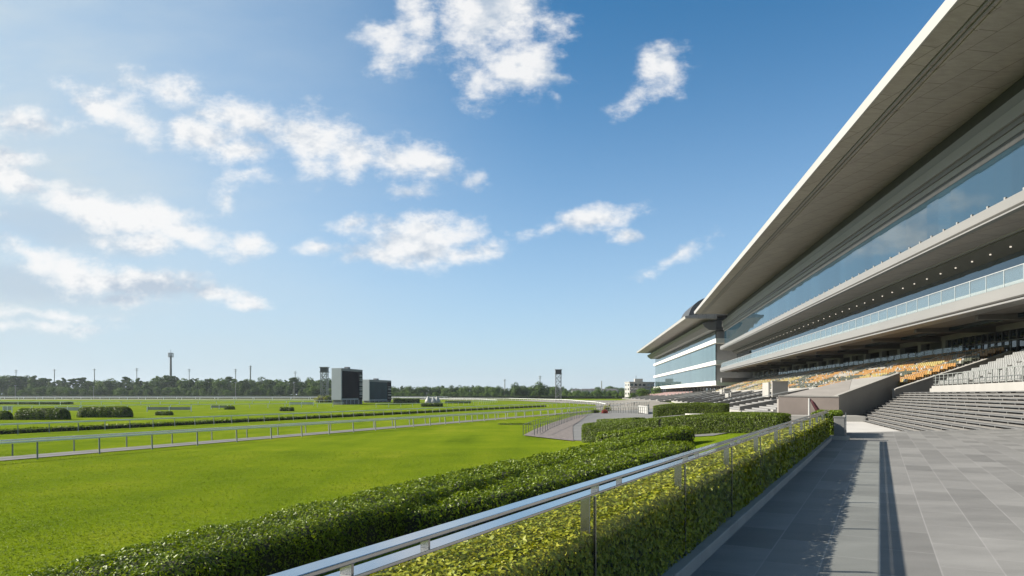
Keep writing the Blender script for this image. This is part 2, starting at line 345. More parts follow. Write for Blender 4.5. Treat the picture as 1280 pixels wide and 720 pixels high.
def hedge(label, path, width, height, leafmat_, size, dens, name='hedge', fade=None, group=None, rnd=.35, rough=.06, base_z=None, aspect=.5, core=True, cat='hedge', endr=None, tilt=.8, up=.25, dome=False):
    """path: list of (x,y) centre points; height number or list; leaves all round a twiggy core"""
    path = [Vector((p[0], p[1])) for p in path]
    Hs = height if hasattr(height, '__len__') else [height]*len(path)
    p0 = path[0]; loc = (p0.x, p0.y, (gz(p0.x, p0.y) if base_z is None else base_z))
    t = thing(name, label, cat, loc, group)
    seg = [(path[i+1]-path[i]).length for i in range(len(path)-1)]; L = sum(seg)
    def at(s):
        for i, d in enumerate(seg):
            if s <= d or i == len(seg)-1:
                k = max(0, min(1, s/d)); q = path[i].lerp(path[i+1], k); dr = (path[i+1]-path[i]).normalized()
                return q, dr, Hs[i]+(Hs[i+1]-Hs[i])*k
            s -= d
    er = min(width/2, L/2.05, width*.22 if endr is None else endr)
    def plan(e):      # width left at a distance e from an end
        return 1.0 if e >= er else 1-er/(width/2)+er/(width/2)*math.sqrt(max(0.0, 1-((er-e)/er)**2))
    def zb(q): return gz(q.x, q.y) if base_z is None else base_z
    # cross-section: rounded rectangle
    def cs(h, a):      # a in 0..1 round the section from right foot over the top to left foot
        w = width/2; r = min(rnd, w*.95, h*.8); per = [h-r, r*math.pi/2, 2*(w-r), r*math.pi/2, h-r]; T = sum(per); u = a*T
        if u < per[0]: return (w, u, 1, 0)
        u -= per[0]
        if u < per[1]: k = u/r; return (w-r+r*math.cos(k), h-r+r*math.sin(k), math.cos(k), math.sin(k))
        u -= per[1]
        if u < per[2]: return (w-r-u, h, 0, 1)
        u -= per[2]
        if u < per[3]: k = u/r; return (-(w-r)-r*math.sin(k), h-r+r*math.cos(k), -math.sin(k), math.cos(k))
        u -= per[3]; return (-w, h-r-u, -1, 0)
    pts = []; nrm = []; szs = []
    steps = max(2, int(L/.5))
    for i in range(steps):
        s0 = L*i/steps; q, dr, h = at(s0+L/steps/2); per = 2*h+width
        dist = math.hypot(q.x, q.y); k = fade(dist) if fade else 1.0
        cnt = int(dens*per*L/steps/(k*k))
        for _ in range(cnt):
            s = s0+random.random()*L/steps; q, dr, h = at(s); side = Vector((dr.y, -dr.x))
            e = min(s, L-s); sh = plan(e); eb = (1-min(1, e/er))*(1 if s > L/2 else -1)
            o, z, no, nz = cs(h, random.random()); d = random.random()**2*.16*min(1, size/.05)*-1+wob(q.x+o, q.y, z)*rough
            o = (o+no*d)*sh; z = max(.02, (z+nz*d)*((.3+.7*sh) if dome else (.92+.08*sh)))
            pts.append((q.x+side.x*o, q.y+side.y*o, zb(q)+z)); nrm.append((side.x*no*(1-abs(eb)*.6)+dr.x*eb*.8, side.y*no*(1-abs(eb)*.6)+dr.y*eb*.8, nz)); szs.append(size*k)
    for s, sg in ((0, -1), (L, 1)):
        q, dr, h = at(s); side = Vector((dr.y, -dr.x)); dist = math.hypot(q.x, q.y); k = fade(dist) if fade else 1.0
        for _ in range(int(dens*1.1*width*h/(k*k))):
            o = (random.random()-.5)*max(.1, width-2*er+.15*er); z = random.random()*h*.98
            ed = max(abs(o)/(width/2), (z/h))**6; d = -ed*.25*rnd/.35-random.random()**2*.12+wob(q.x+o, q.y, z)*rough
            pts.append((q.x+side.x*o+dr.x*sg*d, q.y+side.y*o+dr.y*sg*d, zb(q)+z)); nrm.append((dr.x*sg, dr.y*sg, .1)); szs.append(size*k)
    leaf_mesh('foliage', np.array(pts), np.array(nrm), np.array(szs), leafmat_, t, aspect, tilt, up)
    if core:
        mb = MB(); n = 14; ss_ = [0, .03, .1, .22, .4, .65, 1]; li = (L-2*inset_(width)); ein = max(.05, er-inset_(width)); ssl = [ein*q for q in ss_]; mid_ = max(2, int(li/1.0)); ssl = ssl+[ein+(li-2*ein)*q/mid_ for q in range(1, mid_)]+[li-q for q in reversed(ssl)]; st = len(ssl)-1; rings = []; vs = []
        inset = min(.10, width*.16)
        for i in range(st+1):
            s = inset+ssl[i]; pk = plan(max(.001, min(s, L-s)-inset*.9)); q, dr, h = at(s); side = Vector((dr.y, -dr.x))
            for k in range(n):
                o, z, no, nz = cs(h, k/(n-1)); o = (o-no*inset)*pk; z = max(0, z-nz*inset)*((.25+.75*pk) if dome else 1)
                vs.append((q.x+side.x*o, q.y+side.y*o, zb(q)-.05+z))
        fs = [(i*n+k, i*n+(k+1)%n, (i+1)*n+(k+1)%n, (i+1)*n+k) for i in range(st) for k in range(n)]
        fs += [tuple(range(n)), tuple(range(st*n+n-1, st*n-1, -1))]
        mb.add(vs, fs).build('twigs', M['twig'], t)
    return t

exec_parts = []
# ================================================================== GROUND
xs = list(np.concatenate([-np.geomspace(1900, 66, 26), np.arange(-60, 111, 3.0), np.geomspace(117, 1900, 26)]))
ys = list(np.concatenate([np.arange(-90, 184, 3.0), np.arange(190, 620, 14.0), np.geomspace(640, 2600, 16)]))
mb = MB(); nx = len(xs)
mb.add([(x, y, gz(x, y)) for y in ys for x in xs], [(j*nx+i, j*nx+i+1, (j+1)*nx+i+1, (j+1)*nx+i) for j in range(len(ys)-1) for i in range(nx-1)])
struct('ground', mb, M['grass'], smooth=True)
def drape(left, right, n, m, off):
    """sheet between two ground polylines, laid just above the terrain"""
    def samp(pl, t):
        pl = [Vector((p[0], p[1])) for p in pl]; d = [(pl[i+1]-pl[i]).length for i in range(len(pl)-1)]; s = t*sum(d)
        for i, q in enumerate(d):
            if s <= q or i == len(d)-1: return pl[i].lerp(pl[i+1], min(1, s/q))
            s -= q
    vs = []
    for j in range(n+1):
        a = samp(left, j/n); b_ = samp(right, j/n)
        for i in range(m+1):
            p = a.lerp(b_, i/m); vs.append((p.x, p.y, gz(p.x, p.y)+off))
    return MB().add(vs, [(j*(m+1)+i, j*(m+1)+i+1, (j+1)*(m+1)+i+1, (j+1)*(m+1)+i) for j in range(n) for i in range(m)])
TF = (1000-640)/F     # the running rails' direction on the lawn
def fl(X0, Y): return Vector((X0+TF*Y, Y))
struct('gravel_path', drape([fl(-55.6, 24), fl(-55.6, 205)], [fl(-52.5, 24), fl(-52.5, 205)], 90, 2, .05), M['pathgrey'])
g = lambda *a: [G(*q) for q in a]
struct('apron_road', drape(g((655,544),(690,529.5),(722,519.5),(757,514.0),(800,509.5),(822,506.5)), g((716,551),(790,551),(900,545),(985,528),(960,517),(900,505.5)), 40, 26, .05), M['asphalt'])
struct('verge_path', drape(g((654,545),(668,537.5),(690,529),(722,519)), g((717,552),(716,541),(716,533),(735,519.3)), 24, 10, .09), M['paver'])
struct('far_apron', drape(g((745,512),(745,506),(640,500.6),(560,500.3)), g((860,512),(840,504),(800,499.3),(560,499.2)), 40, 14, .10), M['dirt'])
struct('dirt_track', drape([at_depth(-90, 455), at_depth(560, 455)], [at_depth(-90, 500), at_depth(560, 500)], 40, 6, .08), M['dirt'])
hv = []; hf = []; HN = 90; HM = 8
for j in range(HM+1):
    for i in range(HN+1):
        px = -300+1400*i/HN; Y = 950+500*j/HM; k = math.sin(math.pi*min(1, j/HM*1.1+.0))**.7 if j else 0
        hgt = (4+7*ss((px-520)/160)*(1-.4*ss((px-800)/200)))*(1+.18*math.sin(px*.045)+.1*math.sin(px*.13))
        hv.append(((px-640)/F*Y, Y, -2.2+k*hgt))
mb = MB().add(hv, [(j*(HN+1)+i, j*(HN+1)+i+1, (j+1)*(HN+1)+i+1, (j+1)*(HN+1)+i) for j in range(HM) for i in range(HN)])
struct('hills', mb, M['hill'], smooth=True)

# ================================================================== PLAZA
TR = .539
def rl(X0, Y, z=0): return Vector((X0+TR*Y, Y, z))
a = rl(-2.72, -14); b_ = rl(-2.72, 28.7)
plaza_poly = [(a.x, a.y), (46, -14), (46, 37.5), (24, 32.0), (rl(-1.5, 28.7).x, 28.7), (b_.x, b_.y)]
struct('plaza', MB().prism(plaza_poly, -3.4, 0.0), M['plaza'])
lower = [(14.3, 28.75), (24, 32.05), (46, 37.55), (60, 41), (60, 100), (24.5, 100), (24.5, 70), (20.5, 50)]
struct('lower_pavement', MB().prism(lower, -3.0, -1.1), M['pale_paving'])
# kerb in front of the hedge
t = thing('stone_kerb', 'low stone kerb edging the paved plaza under the glass railing', 'kerb', rl(-1.8, 10))
for k in range(-4, 18):
    y0 = k*1.6; y1 = min(y0+1.592, 24.2)
    if y1 <= y0: continue
    MB().prism([tuple(rl(-1.93, y0)[:2]), tuple(rl(-1.667, y0)[:2]), tuple(rl(-1.667, y1)[:2]), tuple(rl(-1.93, y1)[:2])], .002, .125+random.uniform(-.003,.003)).build('kerb_stone', M['kerb'], t, bevel=.008)
MB().prism([tuple(rl(-1.55, 24.9)[:2]), tuple(rl(-1.40, 24.9)[:2]), tuple(rl(-1.40, 28.66)[:2]), tuple(rl(-1.55, 28.66)[:2])], .002, .125).build('kerb_stone', M['kerb'], t, bevel=.008)
MB().prism([tuple(rl(-2.70, -12)[:2]), tuple(rl(-1.94, -12)[:2]), tuple(rl(-1.94, 24.3)[:2]), tuple(rl(-2.70, 24.3)[:2])], .003, .07).build('planting_soil', M['soil'], t)

# railing
RY0, RY1 = -3.2, 23.4
t = thing('glass_railing', 'steel and glass railing with a flat handrail along the golden hedge beside the paved walk', 'railing', rl(-1.78, 4))
nrm_r = Vector((math.cos(TH_R), -math.sin(TH_R), 0))
def rp(off, Y, z):      # off: metres towards the walk from the glass plane
    p = rl(-1.78, Y, z); return p+nrm_r*off
def strip(o0, z0, o1, z1, th, ya, yb):
    d = Vector((o1-o0, z1-z0)).normalized(); nn = Vector((-d.y, d.x))*th
    pr = [(o0,z0),(o1,z1),(o1+nn.x,z1+nn.y),(o0+nn.x,z0+nn.y)]
    return MB().add([rp(p[0], ya, p[1]) for p in pr]+[rp(p[0], yb, p[1]) for p in pr], [(3,2,1,0),(4,5,6,7),(0,1,5,4),(1,2,6,5),(2,3,7,6),(3,0,4,7)])
strip(-.024, 1.048, .060, 1.048, .018, RY0, RY1).build('handrail', M['steel'], t, bevel=.004)
strip(-.042, .990, .048, .990, .014, RY0, RY1).build('rail_plate', M['steel'], t, bevel=.003)
k = -2
while 2.3+1.97*k < RY1+.3:
    Y = min(2.3+1.97*k, RY1-.05)
    d = Vector((math.sin(TH_R), math.cos(TH_R), 0))
    c = rp(-.066, Y, 0)-d*.004
    MB().box((c.x, c.y, .52), (.062, .012, .915), -TH_R).build('post', M['steel_m'], t, bevel=.002)
    c = rp(.0, Y, 0)-d*.035
    c = c+nrm_r*.010; MB().box((c.x, c.y, 1.028), (.050, .012, .047), -TH_R).build('bracket', M['steel_m'], t)
    c = rp(.0, Y+.36, 0)
    c = c+nrm_r*.010; MB().box((c.x, c.y, 1.028), (.038, .012, .047), -TH_R).build('bracket', M['steel_m'], t)
    ya, yb = Y+.012, min(Y+1.955, RY1)
    if yb > ya+.2:
        MB().add([rp(-.006, ya, .126), rp(.006, ya, .126), rp(.006, yb, .126), rp(-.006, yb, .126), rp(-.006, ya, .965), rp(.006, ya, .965), rp(.006, yb, .965), rp(-.006, yb, .965)],
                 [(3,2,1,0),(4,5,6,7),(0,1,5,4),(1,2,6,5),(2,3,7,6),(3,0,4,7)]).build('glass_panel', M['glass'], t)
        MB().add([rp(-.007, yb, .126), rp(.008, yb, .126), rp(.008, yb+.012, .126), rp(-.007, yb+.012, .126), rp(-.007, yb, .965), rp(.008, yb, .965), rp(.008, yb+.012, .965), rp(-.007, yb+.012, .965)],
                 [(3,2,1,0),(4,5,6,7),(0,1,5,4),(1,2,6,5),(2,3,7,6),(3,0,4,7)]).build('glazing_joint', M['steel_m'], t)
    k += 1

# pedestal by the end of the railing
c = rl(-1.42, 23.95); rz = -TH_R
t = thing('stone_pedestal', 'grey granite pedestal box on a slab at the end of the glass railing', 'pedestal', (c.x, c.y, 0))
MB().box((c.x, c.y, .075), (.62, .62, .146), rz).build('base_slab', M['kerb'], t, bevel=.012)
MB().box((c.x, c.y, .47), (.34, .34, .64), rz).build('body', M['granite'], t, bevel=.015)
MB().box((c.x, c.y, .805), (.38, .38, .035), rz).build('lid', M['granite'], t, bevel=.01)
q = c+nrm_r*.20
MB().box((q.x, q.y, .55), (.035, .05, .80), rz).build('side_post', M['steel_m'], t, bevel=.004)

# hedges at the walk
fadeA = lambda d: max(.8, min(2.6, d/6.0))
hedge('golden clipped hedge glowing in the sun behind the glass railing', [tuple(rl(-2.155, y)[:2]) for y in (-3.5, 8, 16, 24.2)], .65, .70, M['leafA'], .040, 4200, fade=fadeA, rnd=.06, rough=.012, base_z=.05, aspect=.62, tilt=.42, up=.12)
hedge('short block of clipped hedge on the plaza corner past the granite pedestal', [tuple(rl(-2.05, y)[:2]) for y in (25.0, 28.4)], .92, .95, M['leafC'], .07, 900, rnd=.10, rough=.03, base_z=.0, aspect=.55)
pB = [(-80,740),(20,713),(140,682),(300,645),(480,605),(600,580),(700,565),(760,557),(832,550)]
hb = []
for px, py in pB:
    Y = EYE+1.6; Y = (EYE+1.6)*F/(py-HOR); hb.append(Vector(((px-640)/F*Y, Y)))
ctr = []
for i, p in enumerate(hb):
    d = (hb[min(i+1, len(hb)-1)]-hb[max(i-1, 0)]).normalized(); ctr.append(tuple(p+Vector((d.y, -d.x))*1.3))
hedge('long glossy dark laurel hedge curving along the lawn below the railing', ctr, 2.6, 1.2, M['leafB'], .10, 420, fade=lambda d: max(.85, min(1.5, d/22)), rnd=.42, rough=.10, aspect=.48, endr=1.1, tilt=.62, up=.2)
hedge('lower laurel band squeezed between the long laurel hedge and the railing', [tuple(G(*q)[:2]) for q in ((470,672),(560,652),(640,630),(720,607),(785,589),(848,572.5))], 3.2, .95, M['leafB'], .12, 230, rnd=.42, rough=.12, aspect=.48, endr=1.1)
hedge('short laurel hedge just past the far end of the long laurel hedge', [(G(775,574).x, 52.5), (G(862,574).x+.9, 50.6)], 2.4, 1.25, M['leafB'], .16, 170, rnd=.4, rough=.10, endr=1.0)
cl = G(722,554)
hedge('tall clipped hedge with a rounded end standing across the apron beside the lawn', [(cl.x+.8, cl.y+1.2), (12.6, 55.9), (20.5, 50.3)], 2.2, [1.72, 1.6, 1.45], M['leafC'], .095, 620, rnd=.45, rough=.05, endr=.95)
hedge('dark clipped hedge beside the stepped terraces across the apron road', [(20.6, 99.5), (30.4, 95.5)], 2.4, [1.75, 1.6], M['leafC'], .13, 330, rnd=.4, rough=.05, endr=1.0)
hedge('low flat clipped hedge behind the tall hedge on the apron', [tuple(G(752,528.5)[:2]), tuple(G(800,527)[:2])], 2.0, .55, M['leafC'], .17, 170, rnd=.25, rough=.05)
c = G(700, 539)

# short turf blades where the lawn comes near
gp = []
while len(gp) < 90000:
    Y = 11+42*random.random()**1.5; px = random.uniform(-60, 700); x = (px-640)/F*Y
    if Y > 18 or True:
        gp.append((x, Y, gz(x, Y)+.02))
gp = np.array(gp)
M['blade'] = leafmat('grass_blade', [(0, (.150,.220,.012)), (.5, (.20,.275,.014)), (.85, (.24,.31,.018)), (1, (.31,.35,.035))], .8, .3, big=.45, bigscale=.35)
leaf_mesh('grass', gp, np.tile(np.array([[0,0,1.0]]), (len(gp),1)), np.full(len(gp), .075), M['blade'], None, .35, .75, .2)['kind'] = 'stuff'

# ================================================================== LAWN RAILS
def rail_fence(label, pts, spacing, height, name='running_rail', slant=.0, lower=False, w=.09, postw=.07, mat='rail_w', pmat='post_g', group=None, off=(0,0)):
    pts = [Vector((p[0], p[1])) for p in pts]
    d = [(pts[i+1]-pts[i]).length for i in range(len(pts)-1)]; L = sum(d)
    def at(s):
        for i, q in enumerate(d):
            if s <= q or i == len(d)-1:
                p = pts[i].lerp(pts[i+1], min(1, s/q)); dr = (pts[i+1]-pts[i]).normalized(); return p, dr
            s -= q
    p, _ = at(0); t = thing(name, label, 'fence', (p.x, p.y, gz(p.x, p.y)), group)
    st = max(2, int(L/4)); line = []
    for i in range(st+1):
        p, dr = at(L*i/st); line.append((p.x, p.y, gz(p.x, p.y)+height))
    MB().tube(line, w/2, 6).build('rail', M[mat], t)
    if lower: MB().tube([(x, y, z-height*.5) for x, y, z in line], w*.3, 5).build('rail', M[mat], t)
    n = int(L/spacing)
    for i in range(n+1):
        p, dr = at(i*spacing); s = Vector((dr.y, -dr.x)); z = gz(p.x, p.y)
        b0 = Vector((p.x+s.x*slant-dr.x*slant*.6, p.y+s.y*slant-dr.y*slant*.6, z-.05))
        MB().bar(b0, (p.x, p.y, z+height-w/2+.01), postw).build('post', M[pmat], t)
    return t
rail_fence('white running rail on the near edge of the gravel path across the lawn', [fl(-52, 26), fl(-52, 150), fl(-51, 170), fl(-47.5, 200)], 4.46, 1.22, slant=.16, w=.16, postw=.10)
rail_fence('white running rail on the far edge of the gravel path across the lawn', [fl(-56, 28), fl(-56, 150), fl(-55.5, 175), fl(-53, 205)], 4.46, 1.15, w=.13, postw=.09, slant=.10)
rail_fence('white inner rail with slanted legs in front of the long low dark hedge', [fl(-86, 50), fl(-86, 180), fl(-84, 230), fl(-76, 280)], 3.4, 1.15, slant=.30, w=.20, postw=.09)
hedge('long low dark hedge strip behind the slanted white inner rail', [tuple(fl(-88.5, 50)), tuple(fl(-88.5, 180)), tuple(fl(-86.5, 232))], .9, .55, M['leafC'], .28, 28, rnd=.2, rough=.05)
rail_fence('white infield rail beyond the round clipped bushes', g((-60,514.5),(120,512.5),(330,510),(430,508.5)), 5.5, 1.3, w=.16, postw=.14, pmat='rail_w')
rail_fence('thin white rail further out in the infield than the panel boards', g((-60,506.8),(200,505.5),(420,504)), 7, 1.3, w=.2, postw=.16, pmat='rail_w')
rail_fence('outermost white rail along the foot of the tree belt', [at_depth(-90, 500), at_depth(560, 500)], 14, 1.5, w=.3, postw=.25, pmat='rail_w')
rail_fence('white rail on the near side of the far dirt track', [at_depth(-90, 452), at_depth(400, 452), at_depth(545, 430)], 12, 1.4, w=.28, postw=.22, pmat='rail_w')
rail_fence('white rail curving along the far turn towards the grandstand', [at_depth(500, 430), at_depth(560, 425), at_depth(640, 400), at_depth(710, 330), at_depth(745, 255), at_depth(757, 215)], 6, 1.3, w=.2, postw=.15, pmat='rail_w')
rail_fence('white rail bending round the end of the infield near the sculpture', g((470,509.5),(545,508),(600,505.5),(622,503.2),(600,501.5),(540,500.8)), 5, 1.2, w=.16, postw=.12, pmat='rail_w')
rail_fence('grey post and rail fence along the edge of the reddish apron paving', g((654,544),(668,537),(690,528.5),(722,518.5),(757,513.5)), 2.6, 1.15, name='post_fence', lower=True, w=.05, postw=.07, mat='post_g')
rail_fence('second row of slim grey posts inside the reddish apron paving', g((668,545),(690,536),(716,525.5),(740,519)), 2.2, 1.1, name='post_fence', w=.04, postw=.07, mat='post_g')
rail_fence('low grey fence beside the gate on the far side of the apron road', g((757,515.5),(786,516.5),(812,518.5)), 2.4, 1.3, name='post_fence', w=.07, postw=.10, mat='post_g', lower=True)
rail_fence('far apron fence beyond the gate towards the second grandstand', g((745,507.5),(790,508.5),(812,510)), 4.0, 1.5, name='post_fence', w=.1, postw=.12, mat='post_g')
# gate
a = G(798,517.3); b_ = G(810,518.3)
t = thing('gate', 'white panel gate in the low fence across the apron', 'gate', a)
dv = (b_-a); dv.z = 0; ang = math.atan2(dv.y, dv.x); mid = (a+b_)/2
MB().box((mid.x, mid.y, mid.z+.85), (dv.length-.1, .06, 1.3), ang).build('panel', M['white'], t)
for q in (a, b_): MB().box((q.x, q.y, q.z+.85), (.16, .16, 1.7)).build('post', M['post_g'], t)
# low flat dark leafy patch on the lawn
c = G(645, 530.6)
hedge('low flat dark leafy patch alone on the lawn', [(c.x-2.6, c.y), (c.x+2.2, c.y+.3)], 1.8, .16, M['leafC'], .2, 60, name='leafy_patch', rnd=.1, rough=.02, cat='shrub bed')
# red and green flower bushes by the apron corner
def bush(label, c, rx, ry, h, mat, size, n, cat='bush', name='bush', group=None):
    t = thing(name, label, cat, c, group); u = rng.normal(0, 1, (n,3)); u[:,2] = np.abs(u[:,2]); u /= np.linalg.norm(u, axis=1)[:,None]
    r = (.72+.28*rng.random(n))[:,None]*(1+.10*np.sin(u[:,0:1]*7+u[:,1:2]*5+c[0]))
    sg = np.sign(u)*np.abs(u)**.75
    pts = sg*r*np.array([rx, ry, h])+np.array(c)
    leaf_mesh('foliage', pts, u, np.full(n, size), mat, t, .6)
    v = []; f = []
    MB().lathe(c, [(.05,-.05), (rx*.5,0), (rx*.62, h*.3), (rx*.5, h*.6), (rx*.2, h*.75)], 10).build('twigs', M['twig'], t)
    return t
M['leafR'] = leafmat('red_flower', [(0, (.30,.02,.02)), (.6, (.45,.05,.04)), (1, (.20,.10,.03))], .5, .2)
bush('small red flower bush at the corner of the apron road', G(756,517), .8, .8, .9, M['leafR'], .25, 260)
bush('small green bush beside the red flower bush on the apron corner', G(744,516.5), 1.0, .8, 1.0, M['leafC'], .25, 260)
bush('yellow green bush behind the red flower bush', G(759,514), 1.2, 1, 1.6, M['leafA'], .3, 260)

# infield clipped bushes
for lab, x0, x1, yb, yt in (('rounded clipped green bush leftmost in the infield row', -32, 8, 525, 514),
                            ('broad rounded clipped hedge block, the left one of the two big ones in the infield', 12, 79, 525, 510.5),
                            ('broad rounded clipped hedge block, the right one of the two big ones in the infield', 91, 159, 522, 508.5),
                            ('small flat clipped bush beside the pale panel boards', 192, 214, 519.3, 514),
                            ('small dark round bush beyond the pale panel boards', 279, 292, 512, 507.5)):
    a = G(x0, yb); b_ = G(x1, yb); h = (yb-yt)*a.y/F
    hedge(lab, [(a.x, a.y+h*.8), (b_.x, b_.y+h*.8)], h*1.6, h, M['leafC'], .24, 110, name='clipped_bush', rnd=h*.8, rough=.08, cat='bush', endr=h*.8, dome=True)
for lab, x0, x1, yb, hh in (('low dark hedge in the infield beyond the left round bush', -20, 88, 505.5, 1.0),
                            ('dark flat topped hedge beside the second video screen', 491, 524, 504, 2.2),
                            ('ring hedge around the foot of the pale sculpture', 526, 553, 508.5, 1.2),
                            ('low hedge row beyond the pale sculpture towards the infield end', 556, 588, 504.2, 1.1),
                            ('small round bush in front of the lattice tower', 349, 365, 514, 1.0)):
    a = G(x0, yb); b_ = G(x1, yb)
    hedge(lab, [(a.x, a.y+1), (b_.x, b_.y+1)], 2.4, hh, M['leafC'], .4, 26, rnd=.5, rough=.1)
# panel boards, obstacle boards
def board(label, x0, x1, yb, hh, mat='lgrey', legs=True, name='panel_board', cat='board', group=None):
    a = G(x0, yb); b_ = G(x1, yb); d = b_-a; d.z = 0; ang = math.atan2(d.y, d.x); mid = (a+b_)/2
    t = thing(name, label, cat, mid, group); nseg = max(2, int(d.length/4))
    for i in range(nseg):
        p = a.lerp(b_, (i+.5)/nseg)
        MB().box((p.x, p.y, p.z+hh*.62), (d.length/nseg*.94, .12, hh*.55), ang).build('panel', M[mat], t)
    for i in range(nseg+1):
        p = a.lerp(b_, i/nseg); MB().box((p.x, p.y, p.z+hh/2), (.14, .2, hh), ang).build('post', M['rail_w'], t)
    return t
board('pale board panels on posts behind the small flat bush in the infield', 184, 239, 514.6, 1.3)
board('pale low board panels near the small dark round bush', 264, 284, 511.5, 1.2)
board('white framed start stall boards between the two big clipped blocks', 69, 100, 516, 1.5, 'white')
board('small white board among the rails behind the left round bush', 4, 15, 515.5, 1.6, 'white')
board('white equipment boards at the foot of the lattice tower', 362, 392, 507.5, 1.5, 'white')

# ================================================================== FAR FIELD OBJECTS
# video screens
def video_screen(label, c0, thick, c1, ztop, zlow, smat, ladder):
    """c0: near front corner, c1: far front corner (both on the ground), front faces the grandstand"""
    d = Vector((c1[0]-c0[0], c1[1]-c0[1])); L = d.length; d.normalize(); s = Vector((-d.y, d.x))
    z0 = gz(*c0)
    def q(u, v): return (c0[0]+d.x*u+s.x*v, c0[1]+d.y*u+s.y*v)
    t = thing('video_screen', label, 'screen', (c0[0], c0[1], z0))
    body = MB().prism([q(0,.12), q(L,.12), q(L,thick), q(0,thick)], zlow, ztop); body.build('housing', M['panel_bw'], t, bevel=.05)
    fm = MB(); fm.prism([q(.6,0), q(L*.80,0), q(L*.80,.10), q(.6,.10)], zlow+.6, ztop-1.0); fm.build('display', M[smat], t)
    MB().prism([q(.02,-.02), q(L-.02,-.02), q(L-.02,.10), q(.02,.10)], ztop-.9, ztop-.05).build('top_frame', M['grey'], t)
    MB().prism([q(L*.81,-.02), q(L-.02,-.02), q(L-.02,.10), q(L*.81,.10)], zlow+.05, ztop-.95).build('service_panel', M['screen'], t)
    for i in range(ladder):
        z = zlow+1+(ztop-zlow-3)*i/ladder
        MB().prism([q(L*.83,-.35), q(L*.97,-.35), q(L*.97,-.03), q(L*.83,-.03)], z, z+.35+.4*(i%2)).build('ledge', M['lgrey'], t)
    MB().prism([q(.4,.6), q(L-.4,.6), q(L-.4,thick-.5), q(.4,thick-.5)], z0-.2, zlow-.005).build('base_wall', M['conc'], t)
    for i in range(6):
        u = .3+(L-1.2)*i/5; MB().prism([q(u,.05), q(u+.9,.05), q(u+.9,.58), q(u,.58)], z0-.2, zlow-.01).build('pillar', M['lgrey'], t)
    MB().prism([q(L*.35,.5), q(L*.45,.5), q(L*.45,2.2), q(L*.35,2.2)], ztop+.003, ztop+.7).build('roof_unit', M['grey'], t)
    return t
video_screen('taller grey video screen tower with a black display facing the stands', (-67.4, 270), 4.3, (-63.4, 289.6), P(427,460,270).z, P(427,500,270).z, 'screen', 10)
video_screen('lower video screen with a teal display behind the taller screen tower', (-66.8, 320), 3.6, (-61.0, 345), P(462,474.3,320).z, P(462,501,320).z, 'screen_t', 5)
# lattice camera towers
def lattice_tower(label, px, Y, top, width):
    c = at_depth(px, Y); H = EYE-(top-HOR)/F*Y-c.z; t = thing('camera_tower', label, 'tower', c); w = width/2
    cs_ = [(-w,-w),(w,-w),(w,w),(-w,w)]
    for a in cs_: MB().bar((c.x+a[0], c.y+a[1], c.z-.2), (c.x+a[0], c.y+a[1], c.z+H*.84), .32).build('leg', M['lgrey'], t)
    br = MB(); n = 7
    for i in range(n):
        z0 = c.z+H*.84*i/n; z1 = c.z+H*.84*(i+1)/n
        for k in range(4):
            a, b2 = cs_[k], cs_[(k+1)%4]
            br.bar((c.x+a[0], c.y+a[1], z0+.1), (c.x+b2[0], c.y+b2[1], z1-.1), .18); br.bar((c.x+a[0], c.y+a[1], z1), (c.x+b2[0], c.y+b2[1], z1), .2)
    br.build('bracing', M['lgrey'], t)
    MB().box((c.x, c.y, c.z+H*.84+.15), (width*1.35, width*1.35, .3)).build('platform', M['grey'], t)
    cab = MB().box((c.x, c.y, c.z+H*.84+.3+H*.065), (width*1.15, width*1.15, H*.13)).build('cabin', M['dark'], t)
    MB().box((c.x, c.y, c.z+H*.985), (width*1.4, width*1.4, .3)).build('roof', M['lgrey'], t)
    st = MB()
    for i in range(8):
        z0 = c.z+H*.8*i/8; st.bar((c.x-w*.5*(1 if i%2 else -1), c.y, z0), (c.x+w*.5*(1 if i%2 else -1), c.y, z0+H*.1), w*.7, .2)
    st.build('staircase', M['grey'], t)
    return t
lattice_tower('pale lattice camera tower with dark cabin left of the tall video screen', 405.5, 335, 458.5, 2.9)
lattice_tower('pale lattice camera tower with dark cabin standing alone before the far trees', 698, 395, 461.5, 3.0)
# bushes at the foot of the tower
bush('pale green shrub at the foot of the lattice tower by the screens', at_depth(402, 327), 3.6, 2.5, 3.2, M['leafA'], .6, 420)
bush('grey green shrub between the lattice tower and the tall screen', at_depth(412, 329), 2.2, 2.0, 3.6, M['leafC'], .6, 320)
